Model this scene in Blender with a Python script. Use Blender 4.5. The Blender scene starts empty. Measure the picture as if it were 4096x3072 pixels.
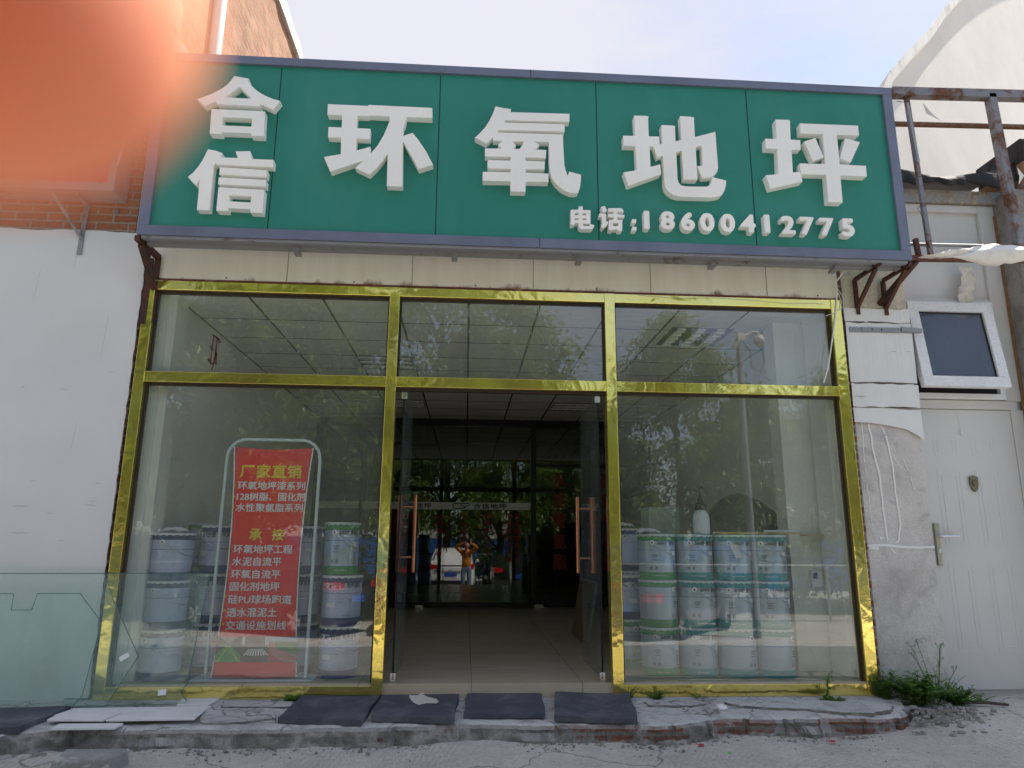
import bpy, bmesh, math, random
from mathutils import Vector, Matrix, Quaternion
R = math.radians
random.seed(7)
S = bpy.context.scene
C = S.collection

# ---------------------------------------------------------------- camera
CAM = Vector((-0.26033, -5.36442, 1.06882))
def camera():
    ya, pi, ro = R(3.57236), R(12.68615), R(0.45409)
    fwd = Vector((math.sin(ya)*math.cos(pi), math.cos(ya)*math.cos(pi), math.sin(pi)))
    right = Vector((math.cos(ya), -math.sin(ya), 0)); up = right.cross(fwd)
    r2 = math.cos(ro)*right + math.sin(ro)*up
    u2 = -math.sin(ro)*right + math.cos(ro)*up
    cd = bpy.data.cameras.new('camera'); co = bpy.data.objects.new('camera', cd); C.objects.link(co)
    m = Matrix((r2, u2, -fwd)).transposed().to_4x4(); m.translation = CAM
    co.matrix_world = m
    cd.sensor_width = 36; cd.lens = 2791.64/4096*36
    cd.clip_start = .002; cd.clip_end = 600
    cd.dof.use_dof = True; cd.dof.focus_distance = 5.6; cd.dof.aperture_fstop = 7.2
    S.camera = co
    return r2, u2, fwd
CR, CU, CF = camera()

# ---------------------------------------------------------------- world, sun, exposure
SUN = Vector((.50, .23, .835)).normalized()
def world():
    w = bpy.data.worlds.new('World'); S.world = w; w.use_nodes = True
    nt = w.node_tree; nt.nodes.clear(); N = nt.nodes.new; L = nt.links.new
    out = N('ShaderNodeOutputWorld'); bg = N('ShaderNodeBackground'); bg.inputs[1].default_value = .10
    sky = N('ShaderNodeTexSky'); sky.sky_type = 'NISHITA'; sky.sun_disc = False
    sky.sun_elevation = math.asin(SUN.z); sky.sun_rotation = math.atan2(SUN.x, SUN.y)
    sky.air_density = 1.0; sky.dust_density = .6
    tc = N('ShaderNodeTexCoord'); sep = N('ShaderNodeSeparateXYZ'); L(tc.outputs['Generated'], sep.inputs[0])
    mp = N('ShaderNodeMapping'); mp.inputs['Scale'].default_value = (1.0, 1.0, 2.2); L(tc.outputs['Generated'], mp.inputs[0])
    no = N('ShaderNodeTexNoise'); no.inputs['Scale'].default_value = 2.3; no.inputs['Detail'].default_value = 7
    no.inputs['Roughness'].default_value = .55; L(mp.outputs[0], no.inputs['Vector'])
    ma = N('ShaderNodeMath'); ma.operation = 'MULTIPLY_ADD'; L(sep.outputs[1], ma.inputs[0]); ma.inputs[1].default_value = .20
    L(no.outputs[0], ma.inputs[2])
    mx_ = N('ShaderNodeMath'); mx_.operation = 'MULTIPLY_ADD'; L(sep.outputs[0], mx_.inputs[0]); mx_.inputs[1].default_value = -.13
    L(ma.outputs[0], mx_.inputs[2])
    rp = N('ShaderNodeMapRange'); rp.inputs[1].default_value = .34; rp.inputs[2].default_value = .62
    rp.inputs[3].default_value = .30; rp.inputs[4].default_value = .98; L(mx_.outputs[0], rp.inputs[0])
    mix = N('ShaderNodeMix'); mix.data_type = 'RGBA'; L(rp.outputs[0], mix.inputs[0]); L(sky.outputs[0], mix.inputs[6])
    mix.inputs[7].default_value = (3.85, 3.80, 4.2, 1)
    L(mix.outputs[2], bg.inputs[0]); L(bg.outputs[0], out.inputs[0])
world()
sl = bpy.data.lights.new('sun', 'SUN'); sl.energy = 4.2; sl.angle = R(.53); sl.color = (1, .93, .82)
so = bpy.data.objects.new('sun', sl); C.objects.link(so); so.rotation_euler = SUN.to_track_quat('Z', 'Y').to_euler()
so.location = (20, 8, 30)
S.view_settings.view_transform = 'Standard'; S.view_settings.look = 'None'; S.view_settings.gamma = 1
S.view_settings.exposure = 1.14
cy = S.cycles
cy.use_denoising = True; cy.max_bounces = 9; cy.diffuse_bounces = 6; cy.glossy_bounces = 5; cy.transmission_bounces = 6
cy.transparent_max_bounces = 20; cy.sample_clamp_indirect = 6; cy.caustics_reflective = False; cy.caustics_refractive = False
try: cy.denoiser = 'OPENIMAGEDENOISE'
except Exception: pass

# ---------------------------------------------------------------- materials
def base_mat(name):
    m = bpy.data.materials.new(name); m.use_nodes = True
    nt = m.node_tree; nt.nodes.clear()
    o = nt.nodes.new('ShaderNodeOutputMaterial'); b = nt.nodes.new('ShaderNodeBsdfPrincipled')
    nt.links.new(b.outputs[0], o.inputs[0])
    return m, nt, b, o
def noise(nt, scale, detail=5, rough=.55, dist=0, vec=None, sc=None):
    if vec is None:
        vec = nt.nodes.new('ShaderNodeTexCoord').outputs['Object']
    if sc:
        mp = nt.nodes.new('ShaderNodeMapping'); mp.inputs['Scale'].default_value = sc; nt.links.new(vec, mp.inputs[0]); vec = mp.outputs[0]
    n = nt.nodes.new('ShaderNodeTexNoise'); n.inputs['Scale'].default_value = scale; n.inputs['Detail'].default_value = detail
    n.inputs['Roughness'].default_value = rough; n.inputs['Distortion'].default_value = dist
    nt.links.new(vec, n.inputs['Vector']); return n.outputs[0]
def ramp(nt, fac, stops):
    r = nt.nodes.new('ShaderNodeValToRGB'); e = r.color_ramp.elements
    while len(e) < len(stops): e.new(.5)
    for k, (p, c) in enumerate(stops):
        e[k].position = p; e[k].color = tuple(c)+((1,) if len(c) == 3 else ())
    nt.links.new(fac, r.inputs[0]); return r.outputs[0]
def mixc(nt, fac, a, b, mode='MIX'):
    m = nt.nodes.new('ShaderNodeMix'); m.data_type = 'RGBA'; m.blend_type = mode
    for v, i in ((fac, 0), (a, 6), (b, 7)):
        if hasattr(v, 'is_linked'): nt.links.new(v, m.inputs[i])
        elif i == 0: m.inputs[0].default_value = v
        else: m.inputs[i].default_value = tuple(v)+((1,) if len(v) == 3 else ())
    return m.outputs[2]
def bump(nt, b, h, strength=.3, dist=.01, prev=None):
    n = nt.nodes.new('ShaderNodeBump'); n.inputs['Strength'].default_value = strength; n.inputs['Distance'].default_value = dist
    nt.links.new(h, n.inputs['Height'])
    if prev: nt.links.new(prev, n.inputs['Normal'])
    nt.links.new(n.outputs[0], b.inputs['Normal']); return n.outputs[0]
def mul(c, k): return tuple(min(1, x*k) for x in c[:3])
def sm(name, col, rough=.6, metal=0, var=.12, vs=6, bs=0, bstr=.2, bd=.004, spec=.5, coat=0):
    """plain surface with uneven colour and a little relief"""
    m, nt, b, o = base_mat(name)
    n = noise(nt, vs, 6)
    c = ramp(nt, n, [(.3, mul(col, 1-var)), (.7, mul(col, 1+var))])
    nt.links.new(c, b.inputs['Base Color'])
    b.inputs['Roughness'].default_value = rough; b.inputs['Metallic'].default_value = metal
    b.inputs['Specular IOR Level'].default_value = spec; b.inputs['Coat Weight'].default_value = coat
    if bs: bump(nt, b, noise(nt, bs, 4), bstr, bd)
    return m
def dirty(name, col, dirt, amount=.5, scale=2.2, rough=.6, bs=25, bstr=.15, spec=.4, sc=(1, 1, .35)):
    """painted or plastered surface with streaky dirt"""
    m, nt, b, o = base_mat(name)
    n1 = noise(nt, scale, 9, .65, .4, sc=sc)
    f = ramp(nt, n1, [(.48, (0, 0, 0)), (.78, (amount,)*3)])
    n2 = noise(nt, 1.1, 3)
    c0 = ramp(nt, n2, [(.3, mul(col, .94)), (.7, mul(col, 1.04))])
    nt.links.new(mixc(nt, f, c0, dirt), b.inputs['Base Color'])
    b.inputs['Roughness'].default_value = rough; b.inputs['Specular IOR Level'].default_value = spec
    bump(nt, b, noise(nt, bs, 6), bstr, .004)
    return m
def concrete(name, a, d, big=1.3, fine=70, crack=0, bstr=.5, patch=None):
    m, nt, b, o = base_mat(name)
    n1 = noise(nt, big, 10, .62, .3); n2 = noise(nt, fine, 4, .7); n3 = noise(nt, big*4.5, 7, .6, .5)
    c = ramp(nt, n1, [(.28, d), (.52, a), (.75, mul(a, 1.18))])
    c = mixc(nt, ramp(nt, n3, [(.52, (0, 0, 0)), (.7, (.55,)*3)]), c, mul(d, .85))
    c = mixc(nt, .55, c, ramp(nt, n2, [(.3, (.5,)*3), (.7, (1,)*3)]), 'MULTIPLY')
    if patch:
        n4 = noise(nt, patch[1], 5, .5, .8)
        c = mixc(nt, ramp(nt, n4, [(.56, (0, 0, 0)), (.6, (.8,)*3)]), c, patch[0])
    hgt = n2
    if crack:
        v = nt.nodes.new('ShaderNodeTexVoronoi'); v.feature = 'DISTANCE_TO_EDGE'; v.inputs['Scale'].default_value = crack
        tc = nt.nodes.new('ShaderNodeTexCoord')
        nn = nt.nodes.new('ShaderNodeTexNoise'); nn.inputs['Scale'].default_value = 3; nn.inputs['Detail'].default_value = 6
        nt.links.new(tc.outputs['Object'], nn.inputs['Vector'])
        add = nt.nodes.new('ShaderNodeVectorMath'); add.operation = 'MULTIPLY_ADD'
        nt.links.new(nn.outputs['Color'], add.inputs[0]); add.inputs[1].default_value = (.55,)*3
        nt.links.new(tc.outputs['Object'], add.inputs[2]); nt.links.new(add.outputs[0], v.inputs['Vector'])
        k = ramp(nt, v.outputs['Distance'], [(.0, (1, 1, 1)), (.012, (0, 0, 0))])
        c = mixc(nt, k, c, mul(d, .35))
    nt.links.new(c, b.inputs['Base Color']); b.inputs['Roughness'].default_value = .9; b.inputs['Specular IOR Level'].default_value = .25
    p = bump(nt, b, hgt, bstr, .006); bump(nt, b, n3, .5, .02, p)
    return m
def brick(name, c1, c2, mortar, axes='xz', bw=.25, rh=.068, ms=.009, rough=.9, wear=.4):
    m, nt, b, o = base_mat(name)
    tc = nt.nodes.new('ShaderNodeTexCoord'); sp = nt.nodes.new('ShaderNodeSeparateXYZ'); cb = nt.nodes.new('ShaderNodeCombineXYZ')
    nt.links.new(tc.outputs['Object'], sp.inputs[0])
    nt.links.new(sp.outputs['XYZ'.index(axes[0].upper())], cb.inputs[0]); nt.links.new(sp.outputs['XYZ'.index(axes[1].upper())], cb.inputs[1])
    wob = nt.nodes.new('ShaderNodeTexNoise'); wob.inputs['Scale'].default_value = 5; nt.links.new(tc.outputs['Object'], wob.inputs['Vector'])
    ad = nt.nodes.new('ShaderNodeVectorMath'); ad.operation = 'MULTIPLY_ADD'; nt.links.new(wob.outputs['Color'], ad.inputs[0])
    ad.inputs[1].default_value = (.02, .016, 0); nt.links.new(cb.outputs[0], ad.inputs[2])
    bt = nt.nodes.new('ShaderNodeTexBrick'); nt.links.new(ad.outputs[0], bt.inputs['Vector'])
    bt.inputs['Scale'].default_value = 1; bt.inputs['Brick Width'].default_value = bw; bt.inputs['Row Height'].default_value = rh
    bt.inputs['Mortar Size'].default_value = ms; bt.inputs['Mortar Smooth'].default_value = .25; bt.inputs['Bias'].default_value = 0
    bt.inputs['Color1'].default_value = (*c1, 1); bt.inputs['Color2'].default_value = (*c2, 1); bt.inputs['Mortar'].default_value = (*mortar, 1)
    n = noise(nt, 3, 8, .65); n2 = noise(nt, 40, 4, .7)
    c = mixc(nt, wear, bt.outputs['Color'], ramp(nt, n, [(.25, (.45,)*3), (.75, (1.25,)*3)]), 'MULTIPLY')
    c = mixc(nt, .5, c, ramp(nt, n2, [(.25, (.55,)*3), (.7, (1.1,)*3)]), 'MULTIPLY')
    nt.links.new(c, b.inputs['Base Color']); b.inputs['Roughness'].default_value = rough; b.inputs['Specular IOR Level'].default_value = .2
    inv = nt.nodes.new('ShaderNodeMath'); inv.operation = 'SUBTRACT'; inv.inputs[0].default_value = 1; nt.links.new(bt.outputs['Fac'], inv.inputs[1])
    p = bump(nt, b, inv.outputs[0], .9, .012); bump(nt, b, n2, .5, .006, p)
    return m
def rusty(name, paint, rust, amt=.5, metal=.3):
    m, nt, b, o = base_mat(name)
    n = noise(nt, 5, 9, .7, .5); n2 = noise(nt, 40, 4)
    r = ramp(nt, n2, [(.3, mul(rust, .55)), (.7, mul(rust, 1.3))])
    f = ramp(nt, n, [(.62-amt*.35, (0, 0, 0)), (.72-amt*.35, (1, 1, 1))])
    nt.links.new(mixc(nt, f, paint, r), b.inputs['Base Color']); b.inputs['Roughness'].default_value = .65
    b.inputs['Metallic'].default_value = metal
    bump(nt, b, n2, .3, .003); return m
def glass(name, tint=(.93, .97, .95), f0=.05, dust=.05, dustcol=(.62, .66, .60), wob=0, dscale=1.6):
    """pane: see-through, mirror-like towards grazing, a film of dust lit by the daylight"""
    m = bpy.data.materials.new(name); m.use_nodes = True; nt = m.node_tree; nt.nodes.clear(); N = nt.nodes.new; L = nt.links.new
    o = N('ShaderNodeOutputMaterial'); t = N('ShaderNodeBsdfTransparent'); t.inputs[0].default_value = (*tint, 1)
    g = N('ShaderNodeBsdfGlossy'); g.inputs['Roughness'].default_value = .0
    lw = N('ShaderNodeLayerWeight'); pw = N('ShaderNodeMath'); pw.operation = 'POWER'; L(lw.outputs['Facing'], pw.inputs[0]); pw.inputs[1].default_value = 4.5
    lw.inputs[0].default_value = .5
    fr = N('ShaderNodeMath'); fr.operation = 'MULTIPLY_ADD'; L(pw.outputs[0], fr.inputs[0]); fr.inputs[1].default_value = 1-f0; fr.inputs[2].default_value = f0
    mx = N('ShaderNodeMixShader'); L(fr.outputs[0], mx.inputs[0]); L(t.outputs[0], mx.inputs[1]); L(g.outputs[0], mx.inputs[2])
    d = N('ShaderNodeBsdfDiffuse'); d.inputs[0].default_value = (*dustcol, 1)
    n = noise(nt, dscale, 8, .6, .3, sc=(1, 1, .6))
    f = ramp(nt, n, [(.3, (dust*.55,)*3), (.75, (dust*1.5,)*3)])
    m2 = N('ShaderNodeMixShader'); L(f, m2.inputs[0]); L(mx.outputs[0], m2.inputs[1]); L(d.outputs[0], m2.inputs[2])
    L(m2.outputs[0], o.inputs[0])
    if wob:
        bm_ = N('ShaderNodeBump'); bm_.inputs['Strength'].default_value = wob; bm_.inputs['Distance'].default_value = .02
        L(noise(nt, 1.2, 2), bm_.inputs['Height']); L(bm_.outputs[0], g.inputs['Normal'])
    return m
def gold(name):
    m, nt, b, o = base_mat(name)
    n2 = noise(nt, 2.5, 6, .6)
    nt.links.new(ramp(nt, n2, [(.3, (.96, .76, .17)), (.7, (1.0, .86, .30))]), b.inputs['Base Color'])
    b.inputs['Metallic'].default_value = .88; b.inputs['Roughness'].default_value = .09
    p = bump(nt, b, noise(nt, 5.0, 0, .4, 2.6), .085, .02)
    bump(nt, b, noise(nt, 14, 0, .4, 3.0), .04, .006, p)
    return m

M = {}
M['green'] = dirty('sign_green_panel', (.028, .235, .180), (.075, .30, .245), .45, 1.6, .55, 60, .05, .35)
M['letter'] = dirty('letter_white', (.95, .93, .89), (.70, .65, .56), .22, 3, .5, 30, .04)
M['signblue'] = sm('sign_frame_grey_blue', (.165, .185, .26), .5, .2, .15, 3, 30, .06)
M['grey_metal'] = rusty('galvanised_grey', (.32, .33, .35), (.18, .09, .05), .12, .4)
M['gold'] = gold('gold_polished_steel')
M['gasket'] = sm('dark_bronze_gasket', (.035, .026, .018), .5, .2)
M['glass'] = glass('shop_window_glass', (.97, .985, .972), .086, .052, (.68, .73, .62))
M['doorglass'] = glass('door_glass', (.93, .96, .95), .05, .065, (.50, .53, .55))
M['sheet'] = glass('green_sheet_glass', (.984, .996, .991), .015, .055, (.72, .96, .88), 0, 2.5)
M['partglass'] = glass('partition_glass', (.80, .83, .82), .085, .006)
M['fascia'] = None
M['white_wall'] = dirty('white_panel_wall', (.735, .73, .735), (.62, .61, .60), .25, 1.0, .6, 12, .05)
M['brickred'] = brick('red_brick_front', (.36, .13, .07), (.46, .20, .11), (.40, .36, .31), 'xz')
M['brickside'] = brick('red_brick_side', (.35, .185, .12), (.45, .26, .175), (.40, .31, .24), 'yz', .25, .075, .008, .95, .55)
M['pale'] = dirty('pale_quoin_plaster', (.68, .64, .57), (.42, .36, .30), .4, 2)
M['pipe'] = sm('white_plastic_pipe', (.80, .80, .80), .45, 0, .05, 3)
M['redsign'] = sm('red_sign_face', (.72, .035, .02), .45, 0, .08, 2)
M['rust'] = rusty('rusty_bracket', (.035, .018, .015), (.085, .028, .016), .6, .1)
M['rustframe'] = rusty('rusted_steel_tube', (.24, .24, .26), (.16, .07, .038), .42, .3)
M['concrete_post'] = concrete('grey_concrete_pillar', (.70, .675, .645), (.48, .455, .43), 1.6, 90, 0, .35, ((.44, .435, .45), 1.1))
M['beige_plaster'] = concrete('beige_plaster', (.74, .68, .56), (.52, .46, .36), 2.5, 60, 0, .3)
M['white_paper'] = dirty('white_laminate_sheet', (.78, .78, .77), (.55, .53, .50), .3, 2.5, .55, 14, .12)
M['white_paint'] = sm('white_paint_drip', (.82, .82, .80), .5, 0, .04)
M['dark'] = sm('black_gap', (.012, .011, .010), .9, 0, .1)
M['door_grey'] = dirty('pale_grey_steel_door', (.66, .655, .64), (.47, .46, .44), .28, 1.5, .5, 50, .04)
M['upvc'] = sm('white_window_profile', (.80, .81, .82), .4, 0, .04, 5)
M['film'] = None
M['pane_dark'] = glass('awning_window_glass', (.50, .56, .63), .08, .34, (.20, .24, .32))  # blue-grey diffuse film puts the sky's reflection into the pane's colour
M['felt'] = sm('black_roofing_felt', (.022, .021, .023), .75, 0, .4, 8, 14, .6, .02)
M['gable'] = dirty('white_gable_render', (.66, .63, .585), (.56, .52, .47), .25, 1.2, .8, 3.5, .9)
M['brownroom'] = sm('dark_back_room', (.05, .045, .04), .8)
M['inwall'] = dirty('pale_interior_wall', (.82, .83, .79), (.55, .55, .52), .3, 1.2, .7, 20, .05)
M['ceil'] = None
M['floor'] = None
M['black_alu'] = sm('black_aluminium', (.012, .012, .013), .35, .2, .1)
M['lamp'] = sm('lamp_reflector', (.88, .88, .86), .35, 0, .03)
M['copper'] = sm('copper_handle', (.55, .24, .14), .28, .9, .15, 20)
M['chrome'] = sm('chrome_fitting', (.75, .75, .76), .2, .95, .08, 20)
M['frost'] = sm('frosted_strip', (.92, .94, .91), .7, 0, .05)
M['black'] = sm('black_print', (.010, .010, .012), .6, 0, .05)
M['redvinyl'] = sm('red_vinyl_lettering', (.30, .03, .026), .6, 0, .08)
M['banner_red'] = sm('red_vinyl_banner', (.80, .018, .018), .38, 0, .07, 3, 3, .12, .02)
M['yellow'] = sm('yellow_print', (.82, .62, .03), .5, 0, .04)
M['white'] = sm('white_print', (.82, .82, .82), .5, 0, .03)
M['tube'] = sm('pale_blue_steel_tube', (.62, .72, .74), .4, 0, .06)
M['bucket'] = sm('silver_white_bucket', (.42, .51, .61), .28, .22, .06, 4)
M['csp'] = sm('white_blue_bucket', (.52, .58, .78), .30, .10, .05, 4)
M['bgreen'] = sm('green_bucket_paint', (.02, .26, .06), .35, 0, .1, 4)
M['bteal'] = sm('teal_bucket_paint', (.008, .26, .28), .35, 0, .1, 4)
M['navy'] = sm('navy_bucket_paint', (.025, .045, .17), .35, 0, .1, 4)
M['mat'] = dirty('dark_rubber_mat', (.082, .087, .108), (.21, .21, .22), .75, 4.0, .8, 120, .5, .2, (1, 1, 1))
M['tile'] = dirty('white_tile_board', (.80, .79, .80), (.50, .48, .46), .35, 5, .5, 30, .05, .4, (1, 1, 1))
M['blockc'] = concrete('grey_paving_block', (.36, .36, .36), (.25, .25, .24), 6, 130, 0, .5, ((.52, .51, .48), 7))
M['plastic'] = sm('white_translucent_plastic', (.60, .66, .68), .35, 0, .06)
M['tarp'] = dirty('torn_white_tarpaulin', (.80, .79, .77), (.45, .38, .32), .5, 7, .6, 10, .5, .3, (1, 1, 1))
M['paper'] = dirty('pale_paper', (.66, .64, .58), (.45, .42, .36), .4, 8)
M['kraft'] = sm('brown_kraft', (.22, .15, .08), .8, 0, .15, 20)
M['wood'] = sm('pale_wood', (.52, .38, .20), .6, 0, .15, 12)
M['bark'] = concrete('tree_bark', (.14, .11, .085), (.06, .05, .04), 5, 60, 0, .8)
M['skin'] = sm('skin', (.86, .36, .20), .5, 0, .05, 20)
_b = [n for n in M['skin'].node_tree.nodes if n.type == 'BSDF_PRINCIPLED'][0]
_b.inputs['Subsurface Weight'].default_value = .55; _b.inputs['Subsurface Radius'].default_value = (1, .28, .12); _b.inputs['Subsurface Scale'].default_value = .012
M['hair'] = sm('black_hair', (.012, .010, .009), .55)
M['shirt'] = sm('mustard_shirt', (.56, .21, .02), .8, 0, .12, 8, 12, .3)
M['jeans'] = sm('pale_blue_jeans', (.24, .30, .40), .85, 0, .2, 12, 20, .2)
M['white_shoe'] = sm('white_shoe', (.75, .75, .74), .5)
M['tyre'] = sm('black_tyre', (.015, .015, .015), .8)
M['carwhite'] = sm('white_car_paint', (.80, .80, .80), .15, 0, .02, 2, 0, coat=.6)
M['carblack'] = sm('black_car_paint', (.014, .015, .018), .12, 0, .05, 2, 0, coat=.8)
M['cargrey'] = sm('dark_grey_car_paint', (.035, .038, .042), .14, .3, .05, 2, 0, coat=.8)
M['carred'] = sm('red_car_paint', (.45, .03, .025), .15, 0, .05, 2, 0, coat=.6)
M['carglass'] = sm('car_window', (.02, .022, .025), .04, 0, .02)
M['taillight'] = sm('red_lamp_lens', (.50, .012, .012), .15, 0, .05)
M['plate'] = sm('blue_number_plate', (.02, .10, .55), .4, 0, .04)
M['hoard'] = sm('blue_hoarding', (.03, .16, .50), .5, 0, .08)
M['fence'] = sm('galvanised_wire', (.42, .44, .45), .4, .6, .1)
def leafmat(name, a, b_):
    m = bpy.data.materials.new(name); m.use_nodes = True; nt = m.node_tree; nt.nodes.clear(); N = nt.nodes.new; L = nt.links.new
    o = N('ShaderNodeOutputMaterial'); d = N('ShaderNodeBsdfPrincipled'); t = N('ShaderNodeBsdfTranslucent')
    n = noise(nt, 1.1, 5); c = ramp(nt, n, [(.3, a), (.7, b_)])
    d.inputs['Roughness'].default_value = .38; d.inputs['Specular IOR Level'].default_value = .5
    L(c, d.inputs['Base Color']); L(mixc(nt, .5, c, (.9, 1, .3), 'MULTIPLY'), t.inputs[0])
    x = N('ShaderNodeMixShader'); x.inputs[0].default_value = .42; L(d.outputs[0], x.inputs[1]); L(t.outputs[0], x.inputs[2]); L(x.outputs[0], o.inputs[0])
    return m
M['leaf'] = leafmat('tree_leaf', (.11, .18, .028), (.25, .32, .065))
M['weed'] = leafmat('weed_leaf', (.09, .22, .04), (.20, .35, .08))
# fascia panels: rust that creeps up from the bottom edge of the sheet metal
def fascia_mat():
    m, nt, b, o = base_mat('white_fascia_panel')
    tc = nt.nodes.new('ShaderNodeTexCoord'); sp = nt.nodes.new('ShaderNodeSeparateXYZ'); nt.links.new(tc.outputs['Object'], sp.inputs[0])
    n = noise(nt, 3.0, 7, .6, .2, sc=(1.6, 1, .25)); n2 = noise(nt, 9, 5, .6, sc=(1, 1, .12))
    mr = nt.nodes.new('ShaderNodeMapRange'); nt.links.new(sp.outputs[2], mr.inputs[0])
    mr.inputs[1].default_value = 3.045; mr.inputs[2].default_value = 3.26; mr.inputs[3].default_value = .30; mr.inputs[4].default_value = -.30
    ad = nt.nodes.new('ShaderNodeMath'); ad.operation = 'ADD'; nt.links.new(n, ad.inputs[0]); nt.links.new(mr.outputs[0], ad.inputs[1])
    f = ramp(nt, ad.outputs[0], [(.72, (0, 0, 0)), (.86, (.8,)*3)])
    c0 = ramp(nt, n2, [(.35, (.84, .775, .67)), (.7, (.91, .86, .765))])
    nt.links.new(mixc(nt, f, c0, (.20, .055, .035)), b.inputs['Base Color']); b.inputs['Roughness'].default_value = .5
    return m
M['fascia'] = fascia_mat()
def film_mat():
    m, nt, b, o = base_mat('protective_film_on_profile')
    tc = nt.nodes.new('ShaderNodeTexCoord')
    n = noise(nt, 75, 2, .5, 0, sc=(.6, 1, 1)); n2 = noise(nt, 9, 3)
    f = ramp(nt, n, [(.60, (0, 0, 0)), (.63, (.40,)*3)])
    nt.links.new(mixc(nt, f, ramp(nt, n2, [(.3, (.74, .75, .77)), (.7, (.82, .82, .82))]), (.38, .47, .68)), b.inputs['Base Color'])
    b.inputs['Roughness'].default_value = .3; return m
M['film'] = film_mat()
def grid_mat(name, col, line, bw, bh, ms, rough, spec, axes='xy', off=(0, 0), tint2=None):
    m, nt, b, o = base_mat(name)
    tc = nt.nodes.new('ShaderNodeTexCoord'); mp = nt.nodes.new('ShaderNodeMapping'); mp.inputs['Location'].default_value = (off[0], off[1], 0)
    nt.links.new(tc.outputs['Object'], mp.inputs[0])
    bt = nt.nodes.new('ShaderNodeTexBrick'); bt.offset = 0; bt.inputs['Scale'].default_value = 1
    bt.inputs['Brick Width'].default_value = bw; bt.inputs['Row Height'].default_value = bh; bt.inputs['Mortar Size'].default_value = ms
    bt.inputs['Mortar Smooth'].default_value = .1; bt.inputs['Bias'].default_value = 0
    t2 = tint2 or mul(col, .93)
    bt.inputs['Color1'].default_value = (*col, 1); bt.inputs['Color2'].default_value = (*t2, 1); bt.inputs['Mortar'].default_value = (*line, 1)
    nt.links.new(mp.outputs[0], bt.inputs['Vector'])
    n = noise(nt, 2, 8, .6, 1.0, sc=(1, 4, 1))
    nt.links.new(mixc(nt, .6, bt.outputs['Color'], ramp(nt, n, [(.3, (.75,)*3), (.7, (1.05,)*3)]), 'MULTIPLY'), b.inputs['Base Color'])
    b.inputs['Roughness'].default_value = rough; b.inputs['Specular IOR Level'].default_value = spec
    return m
M['ceil'] = grid_mat('ceiling_tiles', (.86, .86, .82), (.05, .055, .05), .592, .592, .011, .9, .2, 'xy', (.281, -.08))
M['floor'] = grid_mat('beige_floor_tiles', (.62, .52, .38), (.36, .30, .22), .8, .8, .004, .22, .5, 'xy', (.2, .1))
def ground_mat():
    """power-trowelled yard slab: fine grit, worn arcs left by the trowel, a few hairline cracks"""
    m, nt, b, o = base_mat('yard_concrete'); N = nt.nodes.new; L = nt.links.new
    tc = N('ShaderNodeTexCoord').outputs['Object']
    n1 = noise(nt, .8, 9, .6, .3); n2 = noise(nt, 110, 5, .75); n3 = noise(nt, 5, 8, .65, .6); n4 = noise(nt, 28, 6, .7)
    c = ramp(nt, n1, [(.3, (.56, .52, .48)), (.7, (.76, .715, .67))])
    c = mixc(nt, ramp(nt, n3, [(.5, (0, 0, 0)), (.72, (.5,)*3)]), c, (.40, .385, .365))
    w = N('ShaderNodeTexWave'); w.wave_type = 'RINGS'; w.rings_direction = 'Z'; w.inputs['Scale'].default_value = 9; w.inputs['Distortion'].default_value = 5
    w.inputs['Detail'].default_value = 5; w.inputs['Detail Scale'].default_value = 1.6
    mp = N('ShaderNodeMapping'); mp.inputs['Location'].default_value = (-2.1, 1.5, 0); L(tc, mp.inputs[0]); L(mp.outputs[0], w.inputs[0])
    arcs = mixc(nt, ramp(nt, noise(nt, 1.3, 3), [(.42, (0, 0, 0)), (.6, (1, 1, 1))]), (1, 1, 1), ramp(nt, w.outputs[0], [(.2, (.86,)*3), (.8, (1.05,)*3)]))
    c = mixc(nt, .8, c, arcs, 'MULTIPLY')
    c = mixc(nt, .75, c, ramp(nt, n2, [(.28, (.45,)*3), (.5, (.9,)*3), (.75, (1.15,)*3)]), 'MULTIPLY')
    c = mixc(nt, .5, c, ramp(nt, n4, [(.3, (.65,)*3), (.7, (1.1,)*3)]), 'MULTIPLY')
    v = N('ShaderNodeTexVoronoi'); v.feature = 'DISTANCE_TO_EDGE'; v.inputs['Scale'].default_value = .45
    ad = N('ShaderNodeVectorMath'); ad.operation = 'MULTIPLY_ADD'; nn = N('ShaderNodeTexNoise'); nn.inputs['Scale'].default_value = 2.2; nn.inputs['Detail'].default_value = 9
    L(tc, nn.inputs['Vector']); L(nn.outputs['Color'], ad.inputs[0]); ad.inputs[1].default_value = (.5,)*3; L(tc, ad.inputs[2]); L(ad.outputs[0], v.inputs['Vector'])
    c = mixc(nt, ramp(nt, v.outputs['Distance'], [(.0, (.8,)*3), (.0035, (0, 0, 0))]), c, (.12, .11, .10))
    L(c, b.inputs['Base Color']); b.inputs['Roughness'].default_value = .93; b.inputs['Specular IOR Level'].default_value = .2
    p = bump(nt, b, n2, .8, .006); p = bump(nt, b, n4, .6, .012, p); bump(nt, b, w.outputs[0], .03, .01, p)
    return m
M['ground'] = ground_mat()
M['road'] = concrete('shade_strip_grey', (.27, .265, .255), (.19, .187, .183), 1.2, 90, 0, .8)
M['glass_edge'] = sm('green_glass_edge', (.055, .15, .125), .2, 0, .15, 8)
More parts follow.
